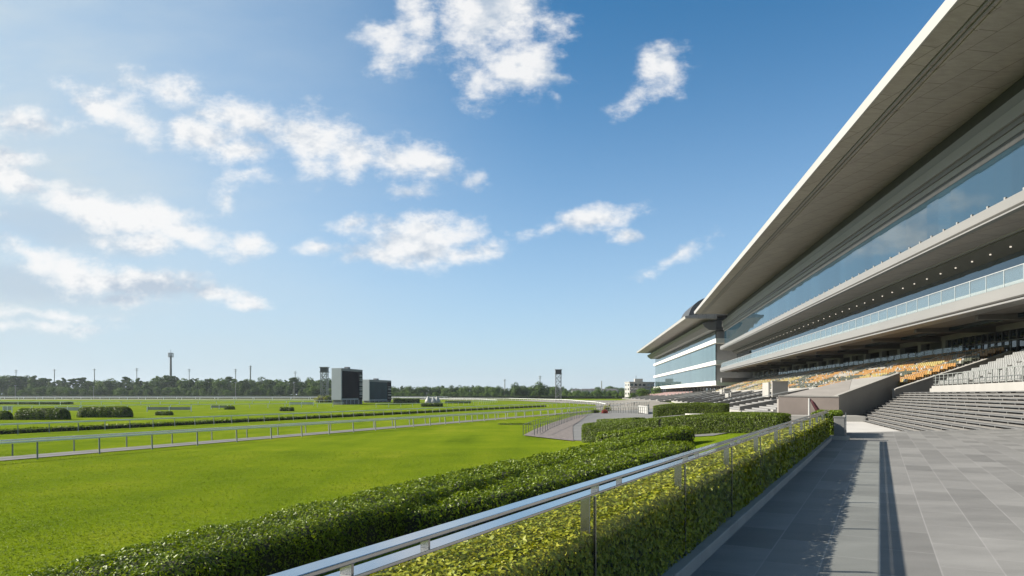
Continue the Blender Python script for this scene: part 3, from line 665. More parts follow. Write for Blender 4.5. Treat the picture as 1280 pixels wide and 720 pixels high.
# utility poles and masts
def pole(label, px, Y, top, arms, r=.22, name='utility_pole'):
    c = at_depth(px, Y); H = EYE-(top-HOR)/F*Y-c.z; t = thing(name, label, 'pole', c)
    MB().tube([(c.x, c.y, c.z-.3), (c.x, c.y, c.z+H)], [r*1.3, r*.8], 8).build('shaft', M['post_g'], t)
    for i in range(arms):
        z = c.z+H-1.0-1.7*i; arm = MB().box((c.x, c.y, z), (3.6-.4*i, .2, .25)); arm = arm.build('crossarm', M['post_g'], t)
        for sx in (-1.4, -.5, .5, 1.4): MB().lathe((c.x+sx, c.y, z+.13), [(.12,0),(.16,.2),(.08,.45)], 6).build('insulator', M['rail_w'], arm)
    return t
for px, top, arms, r, lab in ((20,462,2,.3,'utility pole with crossarms above the tree belt at the far left'), (68,461.5,1,.36,'plain pole with one crossarm, second of the row above the tree belt'),
                         (118,461,1,.40,'thick pole above the tree belt between two crossarm poles'), (171,460,2,.33,'pole with two crossarms just left of the tall antenna mast'),
                         (236.5,461,2,.3,'pole with crossarms just right of the tall antenna mast'), (294.5,461,3,.36,'pole with three crossarms beside the heavier lattice mast'),
                         (369,464,2,.3,'slim pole with crossarms left of the lattice camera tower'), (631,474,1,.4,'slim pole above the trees left of the big round tree'),
                         (675,469.5,2,.4,'pole with crossarms rising behind the big round tree'), (752,476,0,.45,'bare pole above the distant wooded hill')):
    pole(lab, px, 720, top, arms, r*1.25)
pole('heavier mast with three crossarms beside the three armed pole', 313, 720, 457, 3, .75)
for px, top, lab in ((19,482,'thin bare lamp mast before the trees at the far left'), (117,483,'thin bare lamp mast before the trees below the thick pole'), (294.5,478,'thin lamp mast before the trees below the three armed pole'), (367.5,478,'thin lamp mast before the trees left of the camera tower')):
    c = at_depth(px, 505); H = EYE-(top-HOR)/F*505-c.z; t = thing('lamp_mast', lab, 'mast', c)
    MB().tube([(c.x, c.y, c.z-.3), (c.x, c.y, c.z+H)], [.2, .12], 8).build('shaft', M['lgrey'], t)
    MB().box((c.x, c.y, c.z+H), (1.6, .4, .5)).build('lamp_head', M['lgrey'], t)
c = at_depth(213.5, 680); H = EYE-(437-HOR)/F*680-c.z
t = thing('antenna_mast', 'tall grey antenna mast with a cluster of aerials rising above the tree belt', 'mast', c)
MB().tube([(c.x, c.y, c.z-.3), (c.x, c.y, c.z+H*.86)], [1.35, .9], 12).build('shaft', M['grey'], t)
for z in (.84, .92): MB().lathe((c.x, c.y, c.z+H*z), [(1.0,0),(2.6,.1),(2.6,.5),(1.0,.6)], 12).build('platform', M['grey'], t)
for i in range(8):
    a = i*math.pi/4; MB().box((c.x+2.3*math.cos(a), c.y+2.3*math.sin(a), c.z+H*.885), (.5, .5, 3.6), a).build('aerial', M['lgrey'], t)
MB().tube([(c.x, c.y, c.z+H*.85), (c.x, c.y, c.z+H)], [.35, .15], 6).build('spike', M['grey'], t)
# sculpture
c = G(541, 505)
t = thing('sculpture', 'pale domed sculpture group standing behind its ring hedge in the infield', 'sculpture', c)
MB().lathe(c, [(3.6,-.1),(3.6,.4),(3.3,.5)], 24).build('plinth', M['conc_l'], t)
for dx, r, h in ((-1.9,1.5,2.7), (.2,1.9,2.3), (1.8,1.6,2.6)):
    MB().lathe((c.x+dx, c.y-.2+dx*.2, c.z+.45), [(r,0),(r*.85,h*.35),(r*.5,h*.72),(r*.22,h*.9),(r*.2,h),(r*.05,h*1.05)], 16).build('figure', M['stone'], t, smooth=True)

# ================================================================== TREES
def lobes_points(lobes, n, jit=.16):
    tot = sum(r[3]*r[4] for r in lobes); out = []; nr = []
    for lx, ly, lz, rr, rz in lobes:
        k = int(n*rr*rz/tot); u = rng.normal(0, 1, (k,3)); u /= np.linalg.norm(u, axis=1)[:,None]
        rad = (1-jit*1.6*rng.random(k)**1.4)[:,None]*(1+.13*np.sin(u[:,0:1]*6+lx*3)*np.cos(u[:,2:3]*5+ly))
        out.append(u*rad*np.array([rr, rr, rz])+np.array([lx, ly, lz])); nr.append(u)
    return np.concatenate(out), np.concatenate(nr)
def tree_proto(name, label, loc, H, W, kind, mat, n=2400, leaf=.75, seed=0):
    random.seed(seed); t = thing(name, label, 'tree', (0,0,0))
    lob = []
    if kind == 'round':
        for i in range(15):
            a = random.random()*6.283; rad = random.random()**.6*W*.34; z = H*(.30+.52*random.random()); sh = 1-max(0, (z/H-.55))*1.1
            r = W*random.uniform(.16,.25); lob.append((rad*sh*math.cos(a), rad*sh*math.sin(a), z, r, r*random.uniform(.7,.95)))
        lob.append((0,0,H*.84,W*.2,H*.16)); lob.append((0,0,H*.45,W*.34,H*.25))
    elif kind == 'tall':
        for i in range(14):
            z = H*(.25+.68*i/13); a = i*2.4; w = W*.5*(1-.72*(i/13)**1.5); r = W*random.uniform(.15,.22)*(1-.35*i/13)
            lob.append((w*.6*math.cos(a), w*.6*math.sin(a), z, r, r*random.uniform(.7,1.0)))
        lob.append((0,0,H*.5,W*.24,H*.3))
    else:           # pine: layered flat pads, open gaps
        for i in range(13):
            z = H*(.42+.55*i/12); a = i*2.1+random.random(); w = W*.48*(1-.6*(i/12)**1.6); r = W*random.uniform(.14,.24)
            lob.append((w*.75*math.cos(a), w*.75*math.sin(a), z, r, r*random.uniform(.35,.5)))
    pts, nr = lobes_points(lob, n)
    leaf_mesh('crown', pts, nr, np.full(len(pts), leaf), mat, t, .7, .33, .15)
    mb = MB(); th = H*.8
    bend = [(random.uniform(-.02,.02)*H*i, random.uniform(-.02,.02)*H*i, th*i/4) for i in range(5)]
    bend[0] = (0,0,-.4); mb.tube(bend, [W*.035, W*.028, W*.02, W*.013, W*.006], 7)
    mb.build('trunk', M['bark'], t)
    for i, lo in enumerate(lob[:6]):
        z0 = min(th*.7, lo[2]*.6)
        MB().tube([(bend[2][0]*.5, bend[2][1]*.5, z0), (lo[0]*.5, lo[1]*.5, (z0+lo[2])/2+.2), (lo[0]*.9, lo[1]*.9, lo[2])], [W*.014, W*.010, W*.005], 5).build('limb', M['bark'], t)
    return t
protos = {}
for i, (k, H, W, mt) in enumerate((('round',16,14,'leafT'),('round',14,15,'leafT'),('round',15,12,'leafT2'),('tall',19,9,'leafT2'),('tall',17,10,'leafT'),('pine',19,11,'leafT2'),('pine',17,12,'leafT2'))):
    protos.setdefault(k, []).append((tree_proto({'round':'broadleaf_tree','tall':'conifer_tree','pine':'pine_tree'}[k], 'x', None, H, W, k, M[mt], 2600, .85, seed=40+i), H, False))
used = set()
def place_tree(kind, px, Y, hpx, label, group='trees in the far belt behind the outer rail', wid=1.0):
    lst = protos[kind]; i = random.randrange(len(lst)); root, H, _ = lst[i]
    o = root if root.name not in used else copy_thing(root)
    used.add(root.name)
    c = at_depth(px, Y); s = hpx*Y/F/H
    o.location = c; o.scale = (s*wid, s*wid, s); o.rotation_euler = (0, 0, random.random()*6.28)
    o['label'] = label; o['group'] = group; o['category'] = 'tree'; return o
NAMES = {'round': 'broad leafy tree with rounded crown', 'tall': 'upright dark tapering tree', 'pine': 'pine with layered open crown'}
random.seed(99)
x = -60.0; i = 0
while x < 412:
    Y = random.uniform(585, 640); h = random.uniform(20, 26.5)
    if x < 45: h = random.uniform(24, 29)
    if 195 < x < 225: h = random.uniform(26, 30)
    k = random.choices(('round','tall','pine'), (5,3,2))[0]
    o = place_tree(k, x, Y, h, NAMES[k]+' in the tall belt left of the screens', 'trees in the tall belt left of the screens', wid=random.uniform(.95,1.25))
    x += random.uniform(3.4, 6.0); i += 1
x = -60.0
while x < 415:      # lower front row
    k = random.choice(('round','round','tall'))
    place_tree(k, x, random.uniform(548, 572), random.uniform(10, 16), ('low bushy ' if k == 'round' else 'low pointed ')+'tree before the tall belt left of the screens', 'low trees at the front of the tall belt', wid=1.25)
    x += random.uniform(6, 10)
x = 486.0
while x < 800:
    big = (664 if 636 < x < 692 else 0)
    Y = random.uniform(560, 620); h = random.uniform(12.5, 16.5)
    if 700 < x: h = random.uniform(8, 12.5)
    k = random.choices(('round','tall'), (6,1))[0]
    place_tree(k, x, Y, h, NAMES[k]+' in the lower belt right of the screens', 'trees in the lower belt right of the screens', wid=random.uniform(1.0,1.3))
    x += random.uniform(4.2, 7.0)
x = 490.0
while x < 790:
    place_tree('round', x, random.uniform(515, 545), random.uniform(6.5, 10.5), 'low bushy tree before the lower belt right of the screens', 'low trees at the front of the lower belt', wid=1.35)
    x += random.uniform(6, 10)
place_tree('round', 674, 500, 22, 'big round dark tree left of the lone camera tower', 'single trees', wid=1.45)
place_tree('round', 645, 515, 21, 'tall loose tree left of the big round tree', 'single trees', wid=.95)
place_tree('round', 655, 520, 17, 'rounded mid green tree between the tall loose tree and the big round tree', 'single trees', wid=1.1)
place_tree('round', 803, 402, 14, 'round tree in front of the white apartment block', 'single trees', wid=1.35)
place_tree('round', 822, 430, 16, 'dark tree between the apartment block and the second grandstand', 'single trees', wid=1.5)
place_tree('tall', 771, 450, 9, 'small dark cone tree left of the apartment block', 'single trees', wid=1.2)
place_tree('round', 791, 408, 9, 'low light green tree at the corner of the apartment block', 'single trees', wid=1.3)
for j in range(34):      # trees on the distant hill
    px = random.uniform(590, 800)
    Y = random.uniform(960, 1100); o = place_tree('round', px, Y, random.uniform(7, 11), 'hazy tree on the distant wooded hill behind the lower belt', 'trees on the distant hill', wid=1.3)
    o.location.z = -2+4*ss((px-520)/160)
a = [at_depth(-90, 530), at_depth(415, 530)]
hedge('long dark boundary hedge at the foot of the tall tree belt', [tuple(q[:2]) for q in a], 2.5, 2.6, M['leafT2'], .7, 5, rnd=.6, rough=.2)
a = [at_depth(488, 512), at_depth(790, 512)]
hedge('long dark boundary hedge at the foot of the lower tree belt', [tuple(q[:2]) for q in a], 2.5, 2.2, M['leafT2'], .7, 5, rnd=.6, rough=.2)
# distant houses on the hill
for j, (px, Y, w, hpx, hue) in enumerate(((612,930,16,9,'white'),(628,940,12,9,'lgrey'),(720,930,11,8,'white'),(733,935,14,8,'apart'),(742,940,10,9,'lgrey'),(757,932,12,8,'white'),(765,945,15,9,'apart'))):
    where = ('left of the big round tree, pale walls', 'left of the big round tree, grey walls', 'right of the camera tower, whitest walls', 'right of the camera tower, broad', 'right of the camera tower, grey', 'near the bare pole', 'furthest right by the bare pole')[j]
    c = at_depth(px, Y); c.z = P(px, 489.5, Y).z-hpx*.4*Y/F; d = w*.7; hh = hpx*.55*Y/F
    t = thing('house', 'distant small house on the wooded hill, '+where, 'house', c, 'houses on the distant hill')
    MB().box((c.x, c.y, c.z+hh/2-2), (w, d, hh+4)).build('wall', M[hue], t)
    MB().add([(c.x-w*.55, c.y-d*.55, c.z+hh+.01), (c.x+w*.55, c.y-d*.55, c.z+hh+.01), (c.x+w*.55, c.y+d*.55, c.z+hh+.01), (c.x-w*.55, c.y+d*.55, c.z+hh+.01), (c.x-w*.4, c.y, c.z+hh+2.6), (c.x+w*.4, c.y, c.z+hh+2.6)],
             [(0,3,2,1),(0,1,5,4),(2,3,4,5),(0,4,3),(1,2,5)]).build('roof', M['rooftile'], t)
    for sx in (-.25, .2): MB().box((c.x+sx*w, c.y-d/2-.03, c.z+hh*.6), (w*.16, .1, hh*.3)).build('window', M['wglass'], t)
# apartment block
YA = 470; a = P(787,478,YA); b_ = P(818,478,YA+10); zb_ = -2.2; lc = P(781,478,YA+14)
t = thing('apartment_block', 'white four storey apartment block with a roof hut beyond the second grandstand', 'building', (a.x, a.y, zb_))
rt = a.z
bk = (lc.x+(b_.x-a.x), lc.y+(b_.y-a.y))
MB().prism([(a.x,a.y),(b_.x,b_.y),bk,(lc.x,lc.y)], zb_, rt).build('wall', M['apart'], t)
MB().prism([(a.x-.3,a.y-.3),(b_.x+.3,b_.y-.3),(bk[0]+.3,bk[1]+.3),(lc.x-.3,lc.y+.3)], rt+.002, rt+.5).build('parapet', M['apart'], t)
hx = a.lerp(b_, .4); MB().box((hx.x, hx.y+5, rt+1.6), (5.5, 4, 2.2)).build('roof_hut', M['apart'], t)
MB().tube([(hx.x-1.6, hx.y+5, rt+2.6), (hx.x-1.6, hx.y+5, rt+5)], .15, 6).build('aerial', M['grey'], t)
dv = b_-a; dv.z = 0; n_ = Vector((dv.y, -dv.x, 0)).normalized(); L = dv.length; dv.normalize(); ang = math.atan2(dv.y, dv.x)
for fl_ in range(4):
    z = rt-1.7-3.0*fl_
    for k in range(6):
        p = a+dv*(L*(k+.5)/6)+n_*.02
        w = MB().box((p.x, p.y, z), (L/6*.62, .12, 1.5), ang).build('window', M['wglass'], t)
        q = p+n_*.35
        MB().box((q.x, q.y, z-1.05), (L/6*.8, .6, .55), ang).build('balcony', M['apart'], w)
    d2 = lc-a; d2.z = 0; n2_ = Vector((-d2.y, d2.x, 0)).normalized()
    for k in range(2):
        p = a+d2*((k+.5)/2)+n2_*.02; MB().box((p.x, p.y, z), (d2.length/2*.4, .12, 1.5), math.atan2(d2.y, d2.x)).build('window', M['wglass'], t)

# ================================================================== GRANDSTANDS
T1 = (784-640)/F; T2 = (724-640)/F; TT = (945-640)/F
def S(X0, h, Y, tan): return Vector((X0+tan*Y, Y, EYE+h))
def sw(prof, Y0, Y1, tan, name, mat, parent, bevel=0): return MB().sweep(prof, Y0, Y1, tan).build(name, M[mat], parent, bevel=bevel)
def rect(x0, x1, h0, h1): return [(x0,h0),(x1,h0),(x1,h1),(x0,h1)]
YN, YE = 14.0, 250.0
st1 = thing('grandstand', 'long white and glass grandstand with a great overhanging roof beside the paved plaza', 'grandstand', S(34, -2.8, 120, T1))
# roof
sw([(24.6,30.25),(24.75,29.45),(26.6,29.3),(26.6,29.42),(27.9,29.42),(27.9,29.30),(28.25,29.30),(28.25,29.42),(36.6,29.40),(36.6,31.0),(60,33.5),(60,34.3),(36,32.0)], YN, YE, T1, 'roof', 'soffit', st1)
sw([(24.45,30.30),(24.60,29.38),(24.74,29.38),(24.60,30.24),(30,31.3),(30,31.42)], YN-.05, YE+.05, T1, 'roof_fascia', 'white', st1)
sw(rect(26.75,26.95,29.22,29.40), YN, YE-.1, T1, 'soffit_rib', 'lgrey', st1)
sw(rect(27.35,27.50,29.25,29.40), YN, YE-.1, T1, 'soffit_rib', 'lgrey', st1)
sw(rect(36.65,39.5,26.9,30.9), YN, YE-.3, T1, 'roof_shade_infill', 'dark', st1)  # dark block, its colour standing in for deep shade in the roof recess
# gutter beam under the roof: stepped bands
sw([(34.7,26.75),(34.9,25.95),(38.6,25.95),(38.6,26.85),(36.4,27.15)], YN, YE, T1, 'roof_beam', 'grey', st1)
sw([(34.75,25.85),(34.75,24.75),(38.6,24.75),(38.6,25.94),(35.2,25.94)], YN, YE, T1, 'roof_beam', 'lgrey', st1)
sw([(35.05,24.65),(35.05,24.25),(38.6,24.25),(38.6,24.74),(35.05,24.74)], YN, YE, T1, 'roof_beam', 'grey', st1)
sw(rect(35.25,38.6,23.6,24.24), YN, YE, T1, 'roof_beam', 'lgrey', st1)
sw([(35.35,23.59),(35.5,22.95),(38.6,22.95),(38.6,23.59)], YN, YE, T1, 'roof_beam', 'dark', st1)
# upper glass, second fascia
sw(rect(35.55,35.75,17.0,22.94), YN, YE-.4, T1, 'glazing', 'fglass', st1)
sw([(34.0,17.55),(34.0,16.62),(34.15,16.5),(35.6,16.5),(35.6,17.60),(34.1,17.60)], YN, YE, T1, 'fascia', 'alu', st1)
sw(rect(34.35,35.6,16.42,16.495), YN, YE, T1, 'fascia_groove', 'dark', st1)
sw([(34.05,16.40),(34.05,16.25),(34.5,16.18),(35.6,16.18),(35.6,16.41),(34.1,16.41)], YN, YE, T1, 'fascia_lip', 'alu', st1)
sw([(34.6,16.17),(38.3,16.05),(40.4,14.85),(40.4,16.9),(35.62,16.9)], YN, YE-.1, T1, 'balcony_soffit', 'soffit', st1)
sw(rect(38.05,38.35,15.93,16.06), YN, YE-.1, T1, 'soffit_rib', 'white', st1)
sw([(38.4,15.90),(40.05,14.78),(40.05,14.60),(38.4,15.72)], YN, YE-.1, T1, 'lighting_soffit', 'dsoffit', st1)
for i in range(48):
    Y = 62+i*3.9; p = S(39.2, 15.08, Y, T1); MB().lathe((p.x, p.y, p.z-.05), [(.09,0),(.09,.12)], 10).build('downlight', M['lamp'], st1)
sw(rect(40.08,40.3,7.9,14.9), YN, YE-.4, T1, 'glazing', 'fglass', st1)
# small brackets on the upper fascia
for i in range(40):
    Y = 56+i*3.0; p = S(34.35, 17.72, Y, T1); MB().box(p, (.18, .22, .36)).build('lamp_bracket', M['lgrey'], st1)
# first fascia with balustrade
sw([(34.0,9.65),(34.0,8.62),(34.15,8.5),(46.0,8.9),(46.0,9.55),(34.12,9.70)], YN, YE, T1, 'fascia', 'alu', st1)
sw([(34.38,8.48),(34.38,8.40),(35.6,8.40),(35.6,8.48)], YN, YE, T1, 'fascia_groove', 'dark', st1)
sw([(34.08,8.39),(34.08,8.22),(34.5,8.12),(35.6,8.12),(35.6,8.39)], YN, YE, T1, 'fascia_lip', 'alu', st1)
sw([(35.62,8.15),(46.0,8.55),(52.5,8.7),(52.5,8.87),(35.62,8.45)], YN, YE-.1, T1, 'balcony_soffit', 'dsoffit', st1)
for i in range(14):
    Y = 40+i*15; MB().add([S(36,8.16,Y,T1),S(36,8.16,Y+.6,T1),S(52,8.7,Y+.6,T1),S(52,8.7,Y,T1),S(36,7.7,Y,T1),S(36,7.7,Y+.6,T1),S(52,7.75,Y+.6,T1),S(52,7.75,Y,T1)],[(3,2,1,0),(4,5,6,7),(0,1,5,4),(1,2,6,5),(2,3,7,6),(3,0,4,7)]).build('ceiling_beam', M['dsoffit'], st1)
# balustrade
bl = sw(rect(34.3,34.36,9.70,11.25), YN, YE-.3, T1, 'balustrade_glass', 'balglass', st1)
MB().bar(S(34.33,11.32,YN,T1), S(34.33,11.32,YE-.3,T1), .06).build('balustrade_rail', M['rail_s'], bl)
MB().bar(S(34.33,9.95,YN,T1), S(34.33,9.95,YE-.3,T1), .035).build('balustrade_rail', M['rail_s'], bl)
for i in range(62):
    p = S(34.33, 9.69, 56+i*3.1, T1); MB().box((p.x, p.y, p.z+.80), (.055, .07, 1.6)).build('balustrade_post', M['rail_s'], bl)
# seats glimpsed behind the balustrade: balcony back parapet
sw(rect(36.2,36.5,9.6,10.6), YN, YE-1, T1, 'balcony_parapet', 'conc_l', st1)
# ground storey: beam, windows, columns, recess
sw(rect(45.9,46.6,7.78,8.50), YN, YE-1, T1, 'storey_beam', 'conc_l', st1)
sw(rect(46.3,46.5,4.6,7.77), YN, 99, T1, 'window_wall', 'wglass', st1); ww = bpy.data.objects['window_wall']
for i in range(36):
    p = S(46.2, 4.6, 42+i*1.62, T1); MB().box((p.x, p.y, p.z+1.58), (.14, .09, 3.15)).build('mullion', M['grey'], ww)
MB().bar(S(46.2,6.55,YN,T1), S(46.2,6.55,99,T1), .10).build('transom', M['grey'], ww)
sw(rect(52.6,53.0,4.6,8.85), 99, YE-2, T1, 'recess_glazing', 'wglass', st1)
for i in range(19):
    Y = 99+i*8.2; p = S(46.3, 4.3, Y, T1); MB().box((p.x, p.y, p.z+1.73), (.85, .85, 3.46)).build('column', M['conc_l'], st1)
for i in range(8):
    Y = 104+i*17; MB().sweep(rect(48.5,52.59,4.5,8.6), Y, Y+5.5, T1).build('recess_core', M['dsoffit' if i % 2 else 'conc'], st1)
sw(rect(45.2,45.28,5.15,6.65), 92, 246, T1, 'screen_glass', 'balglass', st1)
for i in range(52):
    p = S(45.15, 5.1, 92+i*2.96, T1); MB().box((p.x, p.y, p.z+.8), (.06, .08, 1.6)).build('screen_post', M['rail_s'], st1)
sw(rect(53.05,60,-2.6,33.4), YN+.1, YE-.5, T1, 'rear_block', 'conc_l', st1)
sw(rect(40.35,53.0,8.92,26.7), YN+.2, YE-.6, T1, 'storeys', 'lgrey', st1)
# end face slabs at the far end
sw(rect(34.2,44,4.4,6.0), YE-3, YE-.2, T1, 'end_slab', 'lgrey', st1)

# --- seating banks -------------------------------------------------
def stepped(X0, X1, h0, h1, n, base):
    """closed stepped profile rising from (X0,h0) to (X1,h1)"""
    pr = [(X0, base)]; dx = (X1-X0)/n; dh = (h1-h0)/n
    for i in range(n): pr += [(X0+dx*i, h0+dh*(i+1)-dh*.0), (X0+dx*(i+1), h0+dh*(i+1))]
    return pr+[(X1, base)]
def add_seat(mb, p, f, w):
    s = Vector((-f.y, f.x, 0))
    def q(a, b, c): return p+f*a+s*b+Vector((0,0,c))
    hw = w/2
    mb.add([q(.24,-hw,.36),q(.24,hw,.36),q(-.16,hw,.33),q(-.16,-hw,.33),q(.24,-hw,.43),q(.24,hw,.43),q(-.16,hw,.39),q(-.16,-hw,.39)], [(3,2,1,0),(4,5,6,7),(0,1,5,4),(1,2,6,5),(2,3,7,6),(3,0,4,7)])
    mb.add([q(-.17,-hw,.30),q(-.17,hw,.30),q(-.23,hw,.30),q(-.23,-hw,.30),q(-.24,-hw*.94,.80),q(-.24,hw*.94,.80),q(-.30,hw*.94,.80),q(-.30,-hw*.94,.80)], [(3,2,1,0),(4,5,6,7),(0,1,5,4),(1,2,6,5),(2,3,7,6),(3,0,4,7)])
    mb.add([q(.08,-.05,0),q(.08,.05,0),q(-.05,.05,0),q(-.05,-.05,0),q(.08,-.05,.36),q(.08,.05,.36),q(-.05,.05,.36),q(-.05,-.05,.36)], [(3,2,1,0),(4,5,6,7),(0,1,5,4),(1,2,6,5),(2,3,7,6),(3,0,4,7)])
def seat_bank(root, X0, X1, h0, h1, n, tan, limit, Y1, pitch, w, colour, keep, mats):
    """rows of single seats; the nearest 'keep' become parts, the rest one mass. limit(row X0) -> first Y of the row"""
    f = Vector((-math.cos(math.atan(tan)), math.sin(math.atan(tan)), 0)); dx = (X1-X0)/n; dh = (h1-h0)/n; allp = []
    for i in range(n):
        xr = X0+dx*(i+.62); h = h0+dh*(i+1); Y = limit(xr)
        while Y < Y1:
            c = colour(i, Y)
            if c is not None: allp.append((Y, S(xr, h, Y, tan), c))
            Y += pitch
    seen = sorted(allp, key=lambda a: (a[1]-Vector((0,0,EYE))).length)
    mb = MB()
    for j, (Y, p, c) in enumerate(seen):
        if j < keep:
            m1 = MB(); add_seat(m1, p, f, w); m1.build('seat', M[mats[c]], root)
        else: mb.mi = c; add_seat(mb, p, f, w)
    o = mb.build('seat', [M[k] for k in mats], root); o['kind'] = 'stuff'
MATS = ['orange','yellow','olive','cream','seatw','pink']
# main orange bank
X0m, X1m, h0m, h1m = 31.0, 45.0, .42, 5.05
bank = thing('seating_bank', 'upper bank of orange, yellow, olive and cream seats under the great roof', 'seating', S(38, 0, 110, T1))
sl = lambda X: 76.6+max(0, (X-31.5))*.15
sw(stepped(X0m, X1m, h0m, h1m, 15, -3.8), 79.2, 246, T1, 'steps', 'conc', bank)
def colr(i, Y):
    blk = int(Y//9.5); r = random.Random(blk*31+i*7); k = int(Y*1.7)
    if (Y % 9.5) < 1.1: return None
    v = random.random()
    if Y < 105:
        base = [0,0,2,0,1,0][(blk*2+i//2) % 6] if i < 10 else [0,0,2,0][(blk+i) % 4]
    else:
        base = random.Random(blk*5+i//3).choice([0,1,2,2,3,0,2])
    return base if v < .80 else random.choice([0,1,2,3,3,4])
seat_bank(bank, X0m, X1m, h0m, h1m, 15, T1, lambda X: 80.0, 245, .62, .54, colr, 100, MATS)
for i in range(16):
    Y = 82+i*10.3; mbx = MB()
    MB().bar(S(X0m+.5, h0m+1.0, Y, T1), S(X1m-.5, h1m+.9, Y, T1), .05).build('aisle_rail', M['rail_w'], bank)
sw(rect(30.6,30.95,-1.0,1.15), 83.5, 246, T1, 'front_wall', 'conc_l', bank)
# lower terraces of the far part
low = thing('stepped_terrace', 'long grey concrete terraces with aisles below the coloured seats, towards the second grandstand', 'terrace', S(22, -2.7, 130, T1))
sw(stepped(16.0, 30.4, -2.5, .30, 14, -4.2), 84.5, 247, T1, 'steps', 'conc_l', low)
for i in range(14):
    X = 16+1.0286*i+.55; h = -2.5+.2*(i+1)
    sw(rect(X+.12, X+.40, h+.03, h+.24), 86, 246, T1, 'bench', 'lgrey', low)
for i in range(9):
    Y = 97+i*17
    MB().add([S(16,-2.34,Y,T1),S(16,-2.34,Y+1.0,T1),S(30.35,.46,Y+1.0,T1),S(30.35,.46,Y,T1),S(16,-1.75,Y,T1),S(16,-1.75,Y+1.0,T1),S(30.35,1.02,Y+1.0,T1),S(30.35,1.02,Y,T1)],[(3,2,1,0),(4,5,6,7),(0,1,5,4),(1,2,6,5),(2,3,7,6),(3,0,4,7)]).build('aisle_ramp', M['conc'], low)
    MB().bar(S(16.2,-.9,Y+.05,T1), S(30.2,1.9,Y+.05,T1), .07).build('aisle_rail', M['rail_w'], low)
# white stair heads in the far seats
for lab, px, py, Y, w, h, d in (('white stair head box standing in the coloured seats beyond the brown stair enclosure', 975, 493, 108, 2.6, 2.0, 5), ('small white stair head box lowest in the far grey terraces', 918.5, 496, 150, 1.9, .9, 5), ('small white stair head box higher in the far grey terraces', 909, 490.5, 178, 1.7, .9, 5)):
    p = P(px, py, Y); t = thing('stair_entrance', lab, 'stair entrance', p)
    MB().box((p.x, p.y+.1, p.z+h/2-.2), (w, .3, h+.4), .1).build('front_wall', M['conc_w'], t)
    for s in (-1, 1): MB().box((p.x+s*(w/2-.14), p.y+d/2+.25, p.z+h/2-.25), (.26, d, h+.3), -.17).build('side_wall', M['conc_l'], t)
    MB().box((p.x, p.y+.05, p.z+h+.05), (w+.2, .5, .1), .1).build('coping', M['conc_w'], t)

# near grey bench terrace (T frame)
K = 13
nt_ = thing('bench_terrace', 'wide near terrace of grey plank benches rising past the end of the plaza', 'terrace', S(13, -2.7, 50, TT))
def lim(X0k): return 73.0+(X0k-10.57)*1.15
brs = MB(); nbr = 0
for k in range(K):
    X = 16.57-.5*k; z = 1.83-.229*k-EYE; ye = lim(X)-.2
    sw([(X, -4.6+k*.01),(X+.499, -4.6+k*.01),(X+.499, z-.16),(X, z-.16)], 16, ye+2.5, TT, 'step', 'conc', nt_)
    bn = sw([(X-.06, z-.055),(X+.36, z-.055),(X+.36, z),(X-.05, z)], 16.2, ye, TT, 'bench', 'bench', nt_)
    for j in range(int((ye-18)/2.4)):
        Y = 18+2.4*j+(k % 3)*.5
        pts8 = [S(X-.01,z-.159,Y,TT),S(X+.3,z-.159,Y,TT),S(X+.3,z-.159,Y+.09,TT),S(X-.01,z-.159,Y+.09,TT),S(X-.04,z-.056,Y,TT),S(X+.33,z-.056,Y,TT),S(X+.33,z-.056,Y+.09,TT),S(X-.04,z-.056,Y+.09,TT)]
        if 36 < Y < 55 and k < 10 and nbr < 90: nbr += 1; MB().hexa(pts8).build('bracket', M['seatw'], bn)
        else: brs.hexa(pts8)
brs.build('bracket', M['seatw'], nt_)['kind'] = 'stuff'
sw(rect(17.08,18.0,-4.4,.225), 16, 79, TT, 'walkway', 'conc', nt_)
# pale wall with railing above the benches
u = thing('seating_block', 'near block of pale grey seats behind a white parapet with a railing', 'seating', S(20, 0, 60, TT))
sw(rect(18.02,18.3,-4.3,.86), 16.1, 70, TT, 'parapet', 'conc_w', u)
MB().bar(S(18.16,1.95,16,TT), S(18.16,1.95,70,TT), .06).build('parapet_rail', M['post_g'], u)
for hh in (1.12, 1.38, 1.66): MB().bar(S(18.16,hh,16,TT), S(18.16,hh,70,TT), .025).build('parapet_rail', M['post_g'], u)
for i in range(36): 
    p = S(18.16, .86, 16.5+i*1.5, TT); MB().box((p.x, p.y, p.z+.55), (.06, .07, 1.1)).build('railing_post', M['post_g'], u)
sw(stepped(18.32, 29.5, .30, 4.55, 13, -4.1), 16.2, 72.0, TT, 'steps', 'conc_l', u)
seat_bank(u, 18.32, 29.5, .30, 4.55, 13, TT, lambda X: 22.0, 71.3, .60, .53, lambda i, Y: 4 if (Y % 12) > 1.2 else None, 100, MATS)
# dark slanted wall between the two blocks of seats
t = thing('slanted_wall', 'dark slanted concrete wall dividing the orange seats from the pale seats', 'wall', (44.9, 77, 1.5))
a = Vector((43.0, 76.7)); b_ = Vector((57.6, 78.9)); n2_ = Vector((-.15, .99))*.4
MB().prism([(a.x,a.y),(b_.x,b_.y),(b_.x+n2_.x,b_.y+n2_.y),(a.x+n2_.x,a.y+n2_.y)], -2.6, [P(1122,488,76.8).z, P(1261,440.5,78.9).z, P(1261,440.5,78.9).z, P(1122,488,76.8).z]).build('wall', M['wallbeige'], t)
c2 = Vector((0,0,.003))
za, zb2 = P(1122,488,76.8).z, P(1261,440.5,78.9).z
MB().prism([(a.x,a.y-.08),(b_.x,b_.y-.08),(b_.x+n2_.x,b_.y+n2_.y+.08),(a.x+n2_.x,a.y+n2_.y+.08)], [za+.003, zb2+.003, zb2+.003, za+.003], [za+.14, zb2+.14, zb2+.14, za+.14]).build('coping', M['conc_l'], t)

